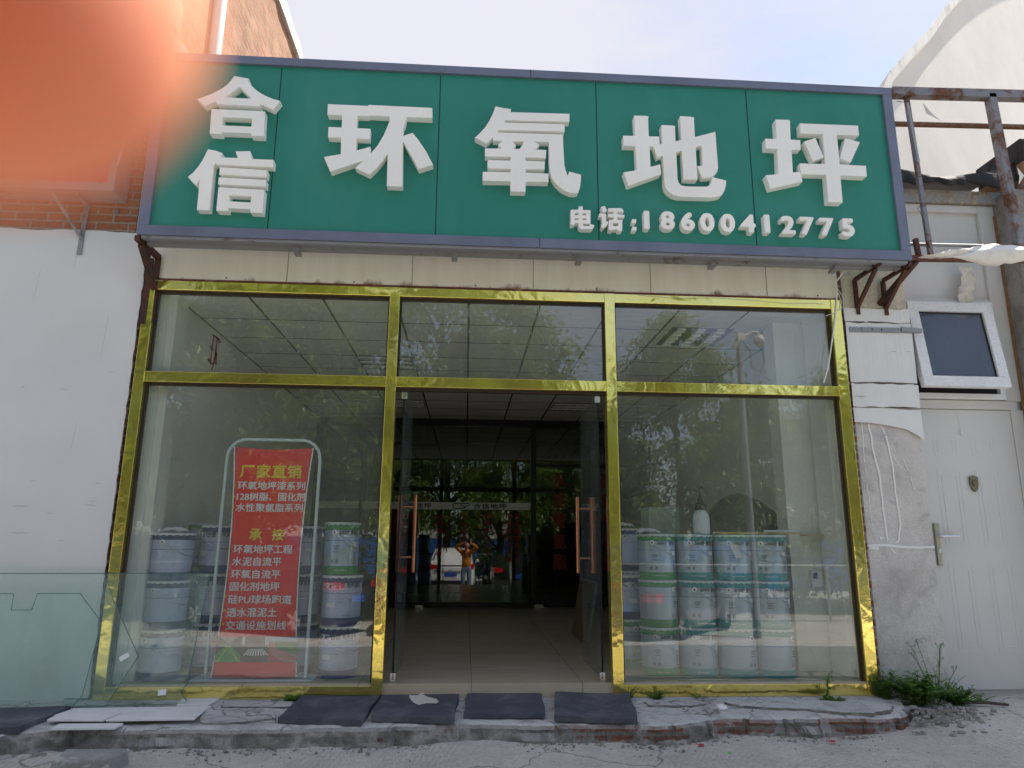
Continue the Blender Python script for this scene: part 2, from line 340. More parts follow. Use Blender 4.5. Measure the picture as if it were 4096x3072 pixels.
def step_mat():
    m, nt, b, o = base_mat('broken_step_concrete')
    tc = nt.nodes.new('ShaderNodeTexCoord'); sp = nt.nodes.new('ShaderNodeSeparateXYZ'); nt.links.new(tc.outputs['Object'], sp.inputs[0])
    n1 = noise(nt, 1.6, 10, .65, .4); n2 = noise(nt, 80, 4, .7); n3 = noise(nt, 7, 7, .65, .6)
    c = ramp(nt, n1, [(.3, (.44, .425, .415)), (.5, (.62, .61, .60)), (.72, (.70, .69, .68))])
    c = mixc(nt, ramp(nt, n3, [(.5, (0, 0, 0)), (.66, (.7,)*3)]), c, (.28, .265, .25))
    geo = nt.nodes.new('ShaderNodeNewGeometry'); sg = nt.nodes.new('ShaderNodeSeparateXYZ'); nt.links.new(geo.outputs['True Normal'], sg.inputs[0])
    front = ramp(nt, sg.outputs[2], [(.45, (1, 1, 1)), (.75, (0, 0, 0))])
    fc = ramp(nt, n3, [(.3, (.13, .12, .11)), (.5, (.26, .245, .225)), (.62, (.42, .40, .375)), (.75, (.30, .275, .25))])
    # exposed bricks where the render has fallen off the front edge
    cb = nt.nodes.new('ShaderNodeCombineXYZ'); nt.links.new(sp.outputs[0], cb.inputs[0]); nt.links.new(sp.outputs[2], cb.inputs[1])
    bt = nt.nodes.new('ShaderNodeTexBrick'); nt.links.new(cb.outputs[0], bt.inputs['Vector']); bt.inputs['Scale'].default_value = 1
    bt.inputs['Brick Width'].default_value = .26; bt.inputs['Row Height'].default_value = .09; bt.inputs['Mortar Size'].default_value = .012
    bt.inputs['Color1'].default_value = (.25, .11, .075, 1); bt.inputs['Color2'].default_value = (.17, .095, .075, 1); bt.inputs['Mortar'].default_value = (.2, .18, .16, 1)
    xr = nt.nodes.new('ShaderNodeMapRange'); nt.links.new(sp.outputs[0], xr.inputs[0])
    xr.inputs[1].default_value = -1.1; xr.inputs[2].default_value = 1.3; xr.inputs[3].default_value = -.16; xr.inputs[4].default_value = .09
    ad = nt.nodes.new('ShaderNodeMath'); ad.operation = 'ADD'; nt.links.new(noise(nt, 3.5, 6, .6, .3), ad.inputs[0]); nt.links.new(xr.outputs[0], ad.inputs[1])
    zr = nt.nodes.new('ShaderNodeMapRange'); nt.links.new(sp.outputs[2], zr.inputs[0])
    zr.inputs[1].default_value = -.15; zr.inputs[2].default_value = -.115; zr.inputs[3].default_value = -.25; zr.inputs[4].default_value = 0
    zt = nt.nodes.new('ShaderNodeMapRange'); nt.links.new(sp.outputs[2], zt.inputs[0]); zt.inputs[1].default_value = -.046; zt.inputs[2].default_value = -.036; zt.inputs[3].default_value = 0; zt.inputs[4].default_value = -.6
    ad0 = nt.nodes.new('ShaderNodeMath'); ad0.operation = 'ADD'; nt.links.new(ad.outputs[0], ad0.inputs[0]); nt.links.new(zt.outputs[0], ad0.inputs[1])
    ad2 = nt.nodes.new('ShaderNodeMath'); ad2.operation = 'ADD'; nt.links.new(ad0.outputs[0], ad2.inputs[0]); nt.links.new(zr.outputs[0], ad2.inputs[1])
    fc = mixc(nt, ramp(nt, ad2.outputs[0], [(.54, (0, 0, 0)), (.58, (1, 1, 1))]), fc, mixc(nt, .6, bt.outputs['Color'], ramp(nt, n3, [(.3, (.4,)*3), (.7, (1.3,)*3)]), 'MULTIPLY'))
    vo = nt.nodes.new('ShaderNodeTexVoronoi'); vo.feature = 'DISTANCE_TO_EDGE'; vo.inputs['Scale'].default_value = 1.5
    ad3 = nt.nodes.new('ShaderNodeVectorMath'); ad3.operation = 'MULTIPLY_ADD'; nn = nt.nodes.new('ShaderNodeTexNoise'); nn.inputs['Scale'].default_value = 3; nn.inputs['Detail'].default_value = 9
    nt.links.new(tc.outputs['Object'], nn.inputs['Vector']); nt.links.new(nn.outputs['Color'], ad3.inputs[0]); ad3.inputs[1].default_value = (.45,)*3
    nt.links.new(tc.outputs['Object'], ad3.inputs[2]); nt.links.new(ad3.outputs[0], vo.inputs['Vector'])
    c = mixc(nt, ramp(nt, vo.outputs['Distance'], [(.0, (.9,)*3), (.012, (0, 0, 0))]), c, (.11, .10, .09))
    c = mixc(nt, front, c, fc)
    c = mixc(nt, .5, c, ramp(nt, n2, [(.3, (.5,)*3), (.7, (1.05,)*3)]), 'MULTIPLY')
    nt.links.new(c, b.inputs['Base Color']); b.inputs['Roughness'].default_value = .92; b.inputs['Specular IOR Level'].default_value = .2
    p = bump(nt, b, n2, .6, .006); bump(nt, b, n3, .8, .02, p)
    return m
M['step'] = step_mat()

# ---------------------------------------------------------------- mesh helpers
def origin(o):
    v = Vector((0, 0, 0))
    while o is not None:
        v += o.location; o = o.parent
    return v
class MB:
    def __init__(s): s.v = []; s.f = []
    def add(s, vs, fs):
        k = len(s.v); s.v += [tuple(v) for v in vs]; s.f += [tuple(i+k for i in f) for f in fs]; return s
    def box(s, x0, x1, y0, y1, z0, z1):
        return s.add([(x0, y0, z0), (x1, y0, z0), (x1, y1, z0), (x0, y1, z0), (x0, y0, z1), (x1, y0, z1), (x1, y1, z1), (x0, y1, z1)],
                     [(0, 3, 2, 1), (4, 5, 6, 7), (0, 1, 5, 4), (1, 2, 6, 5), (2, 3, 7, 6), (3, 0, 4, 7)])
    def bar(s, p, q, w, h, up=(0, 0, 1)):
        p, q = Vector(p), Vector(q); d = (q-p).normalized(); u = Vector(up)
        a = d.cross(u)
        if a.length < 1e-4: a = d.cross(Vector((1, 0, 0)))
        a.normalize(); b = a.cross(d).normalized(); a *= w/2; b *= h/2
        vs = [p-a-b, p+a-b, p+a+b, p-a+b, q-a-b, q+a-b, q+a+b, q-a+b]
        return s.add(vs, [(0, 1, 2, 3), (7, 6, 5, 4), (0, 4, 5, 1), (1, 5, 6, 2), (2, 6, 7, 3), (3, 7, 4, 0)])
    def slab(s, pts, thick, axis=(0, 0, -1)):
        """closed slab under a polygon of 3-D points"""
        n = len(pts); a = Vector(axis)*thick
        vs = [Vector(p) for p in pts]+[Vector(p)+a for p in pts]
        fs = [tuple(range(n)), tuple(range(2*n-1, n-1, -1))]+[(i, i+n, (i+1) % n+n, (i+1) % n) for i in range(n)]
        return s.add(vs, fs)
    def tube(s, pts, r, n=8, closed=False, cap=True):
        pts = [Vector(p) for p in pts]; m = len(pts); rs = r if isinstance(r, (list, tuple)) else [r]*m
        k = len(s.v); prev = None
        for i, p in enumerate(pts):
            if closed: d = pts[(i+1) % m]-pts[i-1]
            else: d = pts[min(i+1, m-1)]-pts[max(i-1, 0)]
            d = d.normalized() if d.length > 1e-9 else Vector((0, 0, 1))
            if prev is None:
                a = d.orthogonal().normalized()
            else:
                a = prev-d*prev.dot(d); a = a.normalized() if a.length > 1e-6 else d.orthogonal().normalized()
            prev = a; b = d.cross(a)
            for j in range(n):
                t = 2*math.pi*j/n; s.v.append(tuple(p+(a*math.cos(t)+b*math.sin(t))*rs[i]))
        for i in range(m if closed else m-1):
            i2 = (i+1) % m
            for j in range(n):
                j2 = (j+1) % n; s.f.append((k+i*n+j, k+i*n+j2, k+i2*n+j2, k+i2*n+j))
        if cap and not closed:
            s.f.append(tuple(k+j for j in reversed(range(n)))); s.f.append(tuple(k+(m-1)*n+j for j in range(n)))
        return s
    def lathe(s, prof, c=(0, 0, 0), n=32, cap=True):
        k = len(s.v); c = Vector(c)
        for r, z in prof:
            for j in range(n):
                t = 2*math.pi*j/n; s.v.append((c.x+r*math.cos(t), c.y+r*math.sin(t), c.z+z))
        for i in range(len(prof)-1):
            for j in range(n):
                j2 = (j+1) % n; s.f.append((k+i*n+j, k+i*n+j2, k+(i+1)*n+j2, k+(i+1)*n+j))
        if cap:
            s.f.append(tuple(k+j for j in reversed(range(n)))); s.f.append(tuple(k+(len(prof)-1)*n+j for j in range(n)))
        return s
    def ball(s, c, r, n=10, m=8, sc=(1, 1, 1)):
        pr = [(max(1e-4, math.sin(math.pi*i/m))*r, -math.cos(math.pi*i/m)*r) for i in range(m+1)]
        t = MB().lathe(pr, (0, 0, 0), n); c = Vector(c)
        return s.add([(c.x+x*sc[0], c.y+y*sc[1], c.z+z*sc[2]) for x, y, z in t.v], t.f)
    def xf(s, fn): s.v = [tuple(fn(Vector(v))) for v in s.v]; return s
    def build(s, name, mat, parent=None, smooth=False, bev=0):
        o0 = origin(parent)
        me = bpy.data.meshes.new(name); me.from_pydata([tuple(Vector(v)-o0) for v in s.v], [], s.f)
        me.validate(); bm = bmesh.new(); bm.from_mesh(me)
        bmesh.ops.recalc_face_normals(bm, faces=bm.faces)
        if bev:
            bmesh.ops.remove_doubles(bm, verts=bm.verts, dist=1e-5)
            es = [e for e in bm.edges if len(e.link_faces) == 2 and e.calc_face_angle(0) > .5]
            bmesh.ops.bevel(bm, geom=es, offset=bev, segments=2, profile=.5, affect='EDGES', clamp_overlap=True)
        bm.to_mesh(me); bm.free()
        if smooth:
            for p in me.polygons: p.use_smooth = True
            try: me.set_sharp_from_angle(angle=R(40))
            except Exception: pass
        me.materials.append(M[mat] if isinstance(mat, str) else mat)
        o = bpy.data.objects.new(name, me); C.objects.link(o); o.parent = parent
        return o
    def each(s, name, mat, parent=None, smooth=False, bev=0):
        """build every loose piece as an object of its own"""
        up = list(range(len(s.v)))
        def find(i):
            while up[i] != i: up[i] = up[up[i]]; i = up[i]
            return i
        for f in s.f:
            a = find(f[0])
            for i in f[1:]: up[find(i)] = a
        grp = {}
        for f in s.f: grp.setdefault(find(f[0]), []).append(f)
        out = []
        for fs in grp.values():
            ids = sorted({i for f in fs for i in f}); m = {j: k for k, j in enumerate(ids)}
            t = MB(); t.v = [s.v[j] for j in ids]; t.f = [tuple(m[i] for i in f) for f in fs]
            out.append(t.build(name, mat, parent, smooth, bev))
        return out
def tag(o, label, cat, group=None, kind=None):
    if label: o['label'] = label
    if cat: o['category'] = cat
    if group: o['group'] = group
    if kind: o['kind'] = kind
    return o
def thing(name, label, cat, loc=(0, 0, 0), group=None):
    o = bpy.data.objects.new(name, None); C.objects.link(o); o.location = loc; o.empty_display_size = .1
    return tag(o, label, cat, group)
def structure(mb, name, mat, smooth=False):
    o = mb.build(name, mat, None, smooth); o['kind'] = 'structure'; return o
def copy_thing(root, loc, label, rotz=0, scale=None, group=None):
    r = root.copy(); C.objects.link(r); r.location = loc; r.rotation_euler = (0, 0, rotz); r['label'] = label
    if scale: r.scale = scale
    if group: r['group'] = group
    for ch in list(root.children):
        c = ch.copy(); C.objects.link(c); c.parent = r
        for g in list(ch.children):
            d = g.copy(); C.objects.link(d); d.parent = c
    return r
_cache = {}
def _eval(cv):
    o = bpy.data.objects.new('tmp', cv); C.objects.link(o)
    me = bpy.data.meshes.new_from_object(o.evaluated_get(bpy.context.evaluated_depsgraph_get()))
    vs = [tuple(v.co) for v in me.vertices]; fs = [tuple(p.vertices) for p in me.polygons]
    bpy.data.objects.remove(o); bpy.data.meshes.remove(me); bpy.data.curves.remove(cv)
    return vs, fs
def text_geo(body, bold=0., shear=0., ext=.0, space=1.):
    """letters as a mesh in the xy plane, left-bottom of the bounds at 0,0"""
    k = (body, bold, shear, ext, space)
    if k not in _cache:
        cv = bpy.data.curves.new('t', 'FONT'); cv.body = body; cv.offset = bold; cv.shear = shear; cv.extrude = ext
        cv.space_character = space; cv.resolution_u = 4
        vs, fs = _eval(cv)
        x0 = min(v[0] for v in vs); y0 = min(v[1] for v in vs); x1 = max(v[0] for v in vs); y1 = max(v[1] for v in vs)
        _cache[k] = ([(v[0]-x0, v[1]-y0, v[2]) for v in vs], fs, x1-x0, y1-y0)
    return _cache[k]
def poly_geo(loops, ext):
    """outline with holes, extruded; loops of (x, y)"""
    cv = bpy.data.curves.new('p', 'CURVE'); cv.dimensions = '2D'; cv.fill_mode = 'BOTH'; cv.extrude = ext
    for lp in loops:
        sp = cv.splines.new('POLY'); sp.points.add(len(lp)-1); sp.use_cyclic_u = True
        for p, q in zip(sp.points, lp): p.co = (q[0], q[1], 0, 1)
    return _eval(cv)
def fit_text(mb, body, x0, z0, w, h, fn, bold=0., shear=0., ext=0., space=1.):
    """text scaled to a width and/or height; fn maps (x, z, out) to the world"""
    vs, fs, W, H = text_geo(body, 0., shear, ext, space)
    kx = w/W if w else h/H; kz = h/H if h else kx
    s = bold*1.0
    # heavier strokes: the same letters laid again, shifted a hair and each a tenth of a millimetre higher
    for i, (dx, dy) in enumerate(((0, 0), (s, 0), (-s, 0), (0, s*.8), (0, -s*.8), (s*.7, s*.6), (-s*.7, -s*.6)) if bold else ((0, 0),)):
        mb.add([fn(x0+(x+dx)*kx, z0+(y+dy)*kz, z+i*.00011) for x, y, z in vs], fs)
def front(y):
    return lambda x, z, o: (x, y-o, z)
def cyl(r, cx=0, cy_=0, a0=0):
    return lambda x, z, o: (cx+(r+o)*math.sin(a0+x/r), cy_-(r+o)*math.cos(a0+x/r), z)
def ribbon(mb, pts, w, fn, closed=False):
    """flat line of width w in a plane"""
    P = [Vector(p) for p in pts]; n = len(P); L_, R_ = [], []
    for i in range(n):
        a = P[(i-1) % n] if (i or closed) else P[0]; b = P[(i+1) % n] if (i < n-1 or closed) else P[-1]
        d = (b-a).normalized(); q = Vector((-d.y, d.x))*w/2; L_.append(P[i]+q); R_.append(P[i]-q)
    vs = [fn(p.x, p.y, 0) for p in L_+R_]
    mb.add(vs, [(i, (i+1) % n, (i+1) % n+n, i+n) for i in range(n if closed else n-1)])
def arc(cx, cz, r, a0, a1, n=8, sx=1):
    return [(cx+sx*r*math.cos(R(a0+(a1-a0)*i/n)), cz+r*math.sin(R(a0+(a1-a0)*i/n))) for i in range(n+1)]
def csp(mb, x, z, h, fn):
    """the three linked rounded letters of the floor firm's mark"""
    k = h; t = h*.17; m = lambda pts: [(x+a*k, z+b*k) for a, b in pts]
    ribbon(mb, m([(1.45, .92), (.5, .92)]+arc(.5, .5, .42, 90, 270, 8)+[(1.05, .08)]), t, fn)
    ribbon(mb, m([(2.15, .92), (1.62, .92)]+arc(1.62, .71, .21, 90, 270, 6)+[(1.85, .5)]+arc(1.85, .29, .21, 90, -90, 6)+[(1.05, .08)]), t, fn)
    ribbon(mb, m([(2.22, .0), (2.22, .50), (2.75, .50)]+arc(2.75, .71, .21, -90, 90, 6)+[(2.15, .92)]), t, fn)
def leaf(mb, c, d, n, l, w):
    """one folded leaf"""
    d = Vector(d).normalized(); n = Vector(n); s = d.cross(n)
    if s.length < 1e-4: s = d.orthogonal()
    s.normalize(); up = s.cross(d); c = Vector(c)
    mb.add([c, c+d*l*.45+s*w/2+up*w*.15, c+d*l, c+d*l*.45-s*w/2+up*w*.15], [(0, 1, 2), (0, 2, 3)])
def rv(s=1): return Vector((random.uniform(-s, s), random.uniform(-s, s), random.uniform(-s, s)))

# ---------------------------------------------------------------- ground and step
def gz(x, y):
    y = min(y, 0)
    z = -.14 if y > -.75 else (-.14-.082*(-.75-y) if y > -9.6 else -.866)
    t = max(0, min(1, (x-2.62)/.5)); t = t*t*(3-2*t); u = max(0, min(1, (y+1.15)/.8)); u = u*u*(3-2*u)
    return z+t*u*.085
def ground():
    xs = [-260, -120, -60, -30, -15, -8]+[-5+.09*i for i in range(120)]+[6.5, 9, 15, 30, 60, 120, 260]
    ys = [-260, -120, -60, -30, -16, -9.6, -6, -4, -3]+[-2.2+.06*i for i in range(48)]+[1.2, 3, 9, 30, 90, 260]
    def nz(x, y): return .010*math.sin(3.1*x+1.7*y)*math.sin(2.3*y-1.1*x)+.006*math.sin(7*x-3*y+1)
    mb = MB(); nx = len(xs)
    for y in ys:
        for x in xs:
            z = gz(x, y)+(nz(x, y) if abs(x) < 8 and -3 < y < 0 else 0)
            mb.v.append((x, y, z-(.1 if y > .6 else 0)))
    for j in range(len(ys)-1):
        for i in range(nx-1):
            a = j*nx+i; mb.f.append((a, a+1, a+nx+1, a+nx))
    structure(mb, 'ground', 'ground', True)
ground()
def road():
    # added dark strip standing in for shade on the yard the windows mirror
    xs = [-120, -40, -12, -6, -3, 0, 3, 6, 12, 40, 120]; ys = [-6.6, -5.5, -4.2, -3, -2.2, -1.55]; mb = MB()
    for y in ys:
        for x in xs: mb.v.append((x, y+(.10*math.sin(x*1.3)+.06*math.sin(x*4.1))*(1 if y in (-6.6, -1.55) else 0), gz(x, y)+.022))
    n = len(xs)
    for j in range(len(ys)-1):
        for i in range(n-1): k = j*n+i; mb.f.append((k, k+1, k+n+1, k+n))
    structure(mb, 'road', 'road', True)
road()
def lerp_table(t, x):
    for (a, b), (c, d) in zip(t, t[1:]):
        if x <= c: return b+(d-b)*max(0, (x-a)/(c-a))
    return t[-1][1]
FRONT = [(-4.2, -.90), (-2.95, -.88), (-2.80, -.84), (-2.65, -.765), (-1.7, -.76), (-.9, -.735), (-.1, -.712), (.8, -.725), (1.06, -.735), (1.42, -.60), (1.5, -.60), (2.02, -.63), (2.5, -.61), (2.66, -.52), (2.82, -.36), (2.93, -.06)]
def step():
    rnd = random.Random(3); mb = MB(); n = 330; rows = None; prev = 0; chip = 0
    ph = [rnd.uniform(0, 6) for _ in range(12)]
    def wob(x, k): return sum(math.sin(x*f+ph[(i+k) % 12])*a for i, (f, a) in enumerate(((3.1, .010), (7.7, .007), (17, .005), (41, .004), (67, .003))))
    for i in range(n):
        x = -4.2+(2.93+4.2)*i/(n-1); yf = lerp_table(FRONT, x)
        if rnd.random() < .06: chip = rnd.uniform(.0, .035)
        chip *= .86
        b = .26*round(x/.26); gap = .018 if (x > .9 and abs(x-b) < .012) else 0
        y0 = yf+wob(x, 0)+chip+gap; zt = -.03+.25*wob(x, 3)
        g = gz(x, yf)-.06
        crumble = max(0, (x-2.5)/.43)*.05
        col = [(.06, -.018), (-.05, -.022), (-.18, -.026+.2*wob(x, 1)), (yf*.55, -.03+.3*wob(x, 2)), (yf*.8, zt), (y0+.035, zt-.004-crumble*.4), (y0+.010, zt-.014-crumble*.8),
               (y0-.002, zt-.032-crumble), (y0-.004+.6*wob(x, 5), -.085), (y0-.012+.7*wob(x, 7), -.125), (y0-.03+wob(x, 8), g)]
        if rows is None: rows = len(col)
        mb.v += [(x, a, z) for a, z in col]
    for i in range(n-1):
        for j in range(rows-1):
            a = i*rows+j; mb.f.append((a, a+1, a+rows+1, a+rows))
    # flakes of a thin later screed that has broken away from the step
    for outl, z, th in (([(1.02, -.30), (1.30, -.335), (1.42, -.27), (1.40, -.19), (1.22, -.165), (1.0, -.18)], -.0145, .02),
                        ([(1.55, -.25), (1.62, -.36), (1.83, -.42), (2.05, -.45), (2.22, -.55), (2.42, -.575), (2.60, -.50), (2.68, -.40), (2.55, -.28), (2.30, -.20), (2.05, -.215), (1.80, -.19), (1.62, -.17)], -.013, .022),
                        ([(-1.95, -.30), (-1.50, -.33), (-1.42, -.55), (-1.60, -.66), (-1.84, -.68)], -.019, .016), ([(-1.9, -.10), (-1.43, -.11), (-1.40, -.27), (-1.85, -.26)], -.017, .016)):
        den = []
        for (a, b), (c, d) in zip(outl, outl[1:]+outl[:1]):
            for k in range(6): t = k/6; den.append((a+(c-a)*t+rnd.uniform(-.012, .012), b+(d-b)*t+rnd.uniform(-.010, .010)))
        mb.slab([(x, y, z+.002*math.sin(5*x)) for x, y in den], th)
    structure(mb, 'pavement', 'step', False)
step()

# ---------------------------------------------------------------- the shop
shop = thing('shop_building', 'low shop with gold framed glass front under the green sign board', 'shop', (0, 3, 0))
def shell():
    MB().box(-2.80, 2.80, -.022, .0, 3.047, 3.40).build('fascia', 'fascia', shop)
    f = [o for o in shop.children if o.name.startswith('fascia')][0]
    m = MB()
    for x in (-1.73, -.74, .24, 1.21, 2.19): m.box(x-.0025, x+.0025, -.0245, -.0226, 3.07, 3.40)
    m.each('panel_seam', sm('panel_seam', (.30, .27, .23), .8), f)
    m = MB()
    for x in (-2.2, -1.2, -.23, .76, 1.75, 2.62):
        m.ball((x, -.023, 3.085), .007, 8, 5, (1, .5, 1))
    m.each('screw', sm('rusty_screw', (.10, .06, .045), .6), f)
    MB().box(-2.80, 2.80, -.031, -.0225, 3.044, 3.062).build('rusted_strip', rusty('rusted_strip', (.30, .20, .17), (.17, .045, .03), .8, .1), f)
    MB().box(-2.95, 2.95, .0, .22, 3.40, 4.74).build('upper_wall', 'beige_plaster', shop)
    MB().box(-2.95, 2.95, .001, 5.9, 4.742, 4.80).build('roof', 'felt', shop)
    MB().box(-2.80, -2.66, .075, 9.2, -.2, 3.39).build('interior_wall', 'inwall', shop)
    MB().box(2.72, 2.84, .075, 9.2, -.2, 3.39).build('interior_wall', 'inwall', shop)
    MB().box(-2.659, 2.719, -.03, 9.2, -.1, .075).build('floor', 'floor', shop)
    MB().box(-2.659, 2.719, .09, 9.2, 2.98, 3.02).build('ceiling', 'ceil', shop)
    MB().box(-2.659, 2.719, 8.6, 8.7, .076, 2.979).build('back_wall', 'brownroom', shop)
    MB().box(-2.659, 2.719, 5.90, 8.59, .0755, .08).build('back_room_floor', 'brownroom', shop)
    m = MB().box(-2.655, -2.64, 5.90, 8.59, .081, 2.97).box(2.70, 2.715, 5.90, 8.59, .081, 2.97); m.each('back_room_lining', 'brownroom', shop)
    # shallow pale pilasters seen just inside the end panes
    MB().box(-2.659, -2.60, .095, .30, .0765, 2.978).build('pilaster', 'inwall', shop)
    MB().box(2.66, 2.719, .095, .36, .0765, 2.978).build('pilaster', 'inwall', shop)
    MB().box(2.41, 2.719, .40, .60, .0765, 2.978).build('pilaster', 'inwall', shop)
shell()
def gold_frame():
    g = MB()
    for a, b in ((-2.80, -2.725), (-.907, -.829), (.819, .901), (2.714, 2.80)): g.box(a, b, -.045, .07, -.02, 3.043)
    for a, b in ((-2.7248, -.9072), (-.8288, .8188), (.9012, 2.7138)):
        g.box(a, b, -.040, .07, 2.968, 3.0425); g.box(a, b, -.040, .07, 2.229, 2.310)
    for a, b in ((-2.7248, -.9072), (.9012, 2.7138)): g.box(a, b, -.036, .07, -.02, .062)
    fr = g.build('window_frame', 'gold', shop, bev=.0022)
    k = MB()
    for a, b in ((-2.7245, -.9075), (-.8285, .8185), (.9015, 2.7135)):
        for z0, z1 in ((2.3105, 2.9675),)+(((.0625, 2.2285),) if a != -.8285 else ()):
            k.box(a, a+.014, -.004, .034, z0, z1); k.box(b-.014, b, -.004, .034, z0, z1)
            k.box(a+.0145, b-.0145, -.004, .034, z1-.018, z1); k.box(a+.0145, b-.0145, -.004, .034, z0, z0+.008)
    k.box(-.8285, .8185, -.004, .034, 2.205, 2.2285)
    k.build('glazing_bead', 'gasket', fr)
    for a, b in ((-2.7245, -.9075), (-.8285, .8185)):
        MB().box(a+.004, b-.004, .012, .020, 2.312, 2.966).build('window_pane', 'glass', shop)
    for a, b in ((-2.7245, -.9075), (.9015, 2.7135)):
        MB().box(a+.004, b-.004, .012, .020, .064, 2.227).build('window_pane', 'glass', shop)
    # the right transom pane has a jagged hole in its lower corner
    hole = [(2.610, 2.345), (2.628, 2.375), (2.632, 2.405), (2.650, 2.425), (2.672, 2.412), (2.680, 2.375), (2.676, 2.335), (2.645, 2.328)]
    vs, fs = poly_geo([[(.9055, 2.312), (2.7095, 2.312), (2.7095, 2.966), (.9055, 2.966)], hole], .004)
    p = MB().add([(x, .016-z, y) for x, y, z in vs], fs).build('window_pane', 'glass', shop); p['label'] = 'transom pane with a broken hole in its corner'
    # brown tape left on the transom glass
    t = MB()
    for q in ([(-2.275, 2.625), (-2.215, 2.585)], [(-2.262, 2.615), (-2.268, 2.40)], [(-2.285, 2.53), (-2.25, 2.50)], [(-2.29, 2.425), (-2.25, 2.385), (-2.232, 2.40)],
              [(-2.232, 2.59), (-2.235, 2.46), (-2.252, 2.335)], [(-2.233, 2.50), (-2.232, 2.40)], [(-2.226, 2.48), (-2.222, 2.385)], [(-2.245, 2.612), (-2.205, 2.56)], [(-2.284, 2.44), (-2.262, 2.385)]):
        ribbon(t, q, .011, lambda x, z, o: (x, .0105, z))
    t.build('brown_tape_residue', sm('brown_tape', (.10, .045, .03), .7), shop)
gold_frame()
def doors():
    for sgn, nm in ((-1, 'left'), (1, 'right')):
        x = -.765 if sgn < 0 else .757
        lean = .0 if sgn < 0 else -.01
        d = MB().box(x-.006, x+.006, .03, .86, .092, 2.195).build('door', 'doorglass', shop)
        h = MB()
        for o in (-.065, .068):
            h.tube([(x+o, .70, .81), (x+o, .70, 1.445)], .0165, 14)
        for z in (.93, 1.345): h.tube([(x-.065, .70, z), (x+.068, .70, z)], .008, 8)
        h.build('handle', 'copper', d, True)
        b = MB().box(x-.022, x+.022, .025, .07, 2.15, 2.2035).box(x-.02, x+.02, .03, .075, .077, .135)
        b.each('pivot_fitting', 'chrome', d, bev=.003)
        e = MB().box(x-.0068, x+.0068, .0235, .0295, .14, 2.145); e.build('edge_strip', 'dark', d)
doors()
def interior():
    # ceiling lamps: louvred troughs between the grid lines
    ce = [o for o in shop.children if o.name.startswith('ceiling')][0]
    def lamp(x0, y0, along='x'):
        m = MB(); a = .02
        for k in range(3):
            if along == 'x':
                yy = y0+.06+k*.185; m.box(x0+a, x0+.575, yy, yy+.055, 2.960, 2.9785)
                for q in range(4): m.box(x0+.10+q*.13, x0+.106+q*.13, yy-.004, yy+.06, 2.948, 2.958)
            else:
                xx = x0+.06+k*.185; m.box(xx, xx+.075, y0+a, y0+.575, 2.960, 2.9785)
                for q in range(5): m.box(xx-.004, xx+.08, y0+.07+q*.11, y0+.076+q*.11, 2.948, 2.958)
        o = m.build('ceiling_light', 'lamp', ce)
        s = MB().box(x0+.01, x0+.585, y0+.01, y0+.585, 2.974, 2.9788).build('light_tray', sm('light_tray', (.10, .105, .10), .4, .3), o)
    lamp(-1.475, 1.86); lamp(.925, 4.22); lamp(-1.475, 4.22); lamp(1.565, .60, 'y'); lamp(1.565, 2.98)
    # glazed partition across the back
    p = thing('glass_partition', 'black framed mirror-dark glass partition across the back of the shop', 'partition', (0, 5.75, .075))
    Y = 5.75
    f = MB()
    f.box(-2.655, 2.715, Y-.03, Y+.03, 2.86, 2.975); f.box(.745, .83, Y-.03, Y+.03, .076, 2.8595)
    f.box(.8305, 1.62, Y-.028, Y+.028, 2.225, 2.28); f.box(1.62, 1.70, Y-.03, Y+.03, .076, 2.8595); f.box(-1.93, -1.87, Y-.03, Y+.03, .076, 2.8595)
    f.box(1.7005, 2.715, Y-.028, Y+.028, 2.225, 2.28)
    f.box(-1.8695, .7445, Y-.03, Y+.03, .076, .16); f.box(-2.655, -2.60, Y-.03, Y+.03, .076, 2.8595)
    f.build('partition_frame', 'black_alu', p)
    for x0, x1, z0, z1 in ((-1.8695, -.97, .161, 2.859), (-.965, .7445, .161, 2.859), (.831, 1.6195, 2.281, 2.859), (.831, 1.6195, .09, 2.2245), (1.701, 2.714, .09, 2.859), (-2.5995, -1.931, .09, 2.859)):
        MB().box(x0, x1, Y-.006, Y+.004, z0, z1).build('glass_pane', 'partglass', p)
    MB().box(-1.9, .7445, Y-.0105, Y-.0065, 1.545, 1.655).build('frosted_strip', 'frost', p)
    MB().box(-2.59, -1.935, Y-.0105, Y-.0065, 1.545, 1.655).build('frosted_strip', 'frost', p)
    t = MB(); fn = front(Y-.012)
    for xo in (0, -1.17):
        csp(t, -.485+xo, 1.556, .088, lambda x, z, o: (x, Y-.012, z))
        if xo == 0: fit_text(t, '®', -.225, 1.632, 0, .018, fn, .02)
        fit_text(t, '合信地坪', -.155+xo, 1.559, .51, .082, fn, .024, 0, 0, 1.2)
    t.build('strip_lettering', 'black', p)
    for x, s, hh, z0, pitch in ((.535, '环氧薄涂自流平', .085, 1.49, .112), (.40, '聚氨脂砂浆地坪', .085, 1.49, .112), (.065, '防静电自流平', .085, 1.49, .112),
                      (-.30, '水性环氧地坪', .085, 1.47, .112), (-.675, '硅PU球场跑道', .085, 1.48, .112), (-1.06, '固化剂地坪', .085, 1.49, .112), (-1.45, '水泥自流平', .085, 1.49, .112), (-1.80, '超耐磨地坪', .085, 1.49, .112)):
        t = MB(); rows = ['硅', 'PU', '球', '场', '跑', '道'] if 'PU' in s else list(s)
        for k, ch in enumerate(rows): fit_text(t, ch, x-.045, z0-k*pitch-hh, .09, hh, fn, .014)
        t.build('red_lettering', 'redvinyl', p)
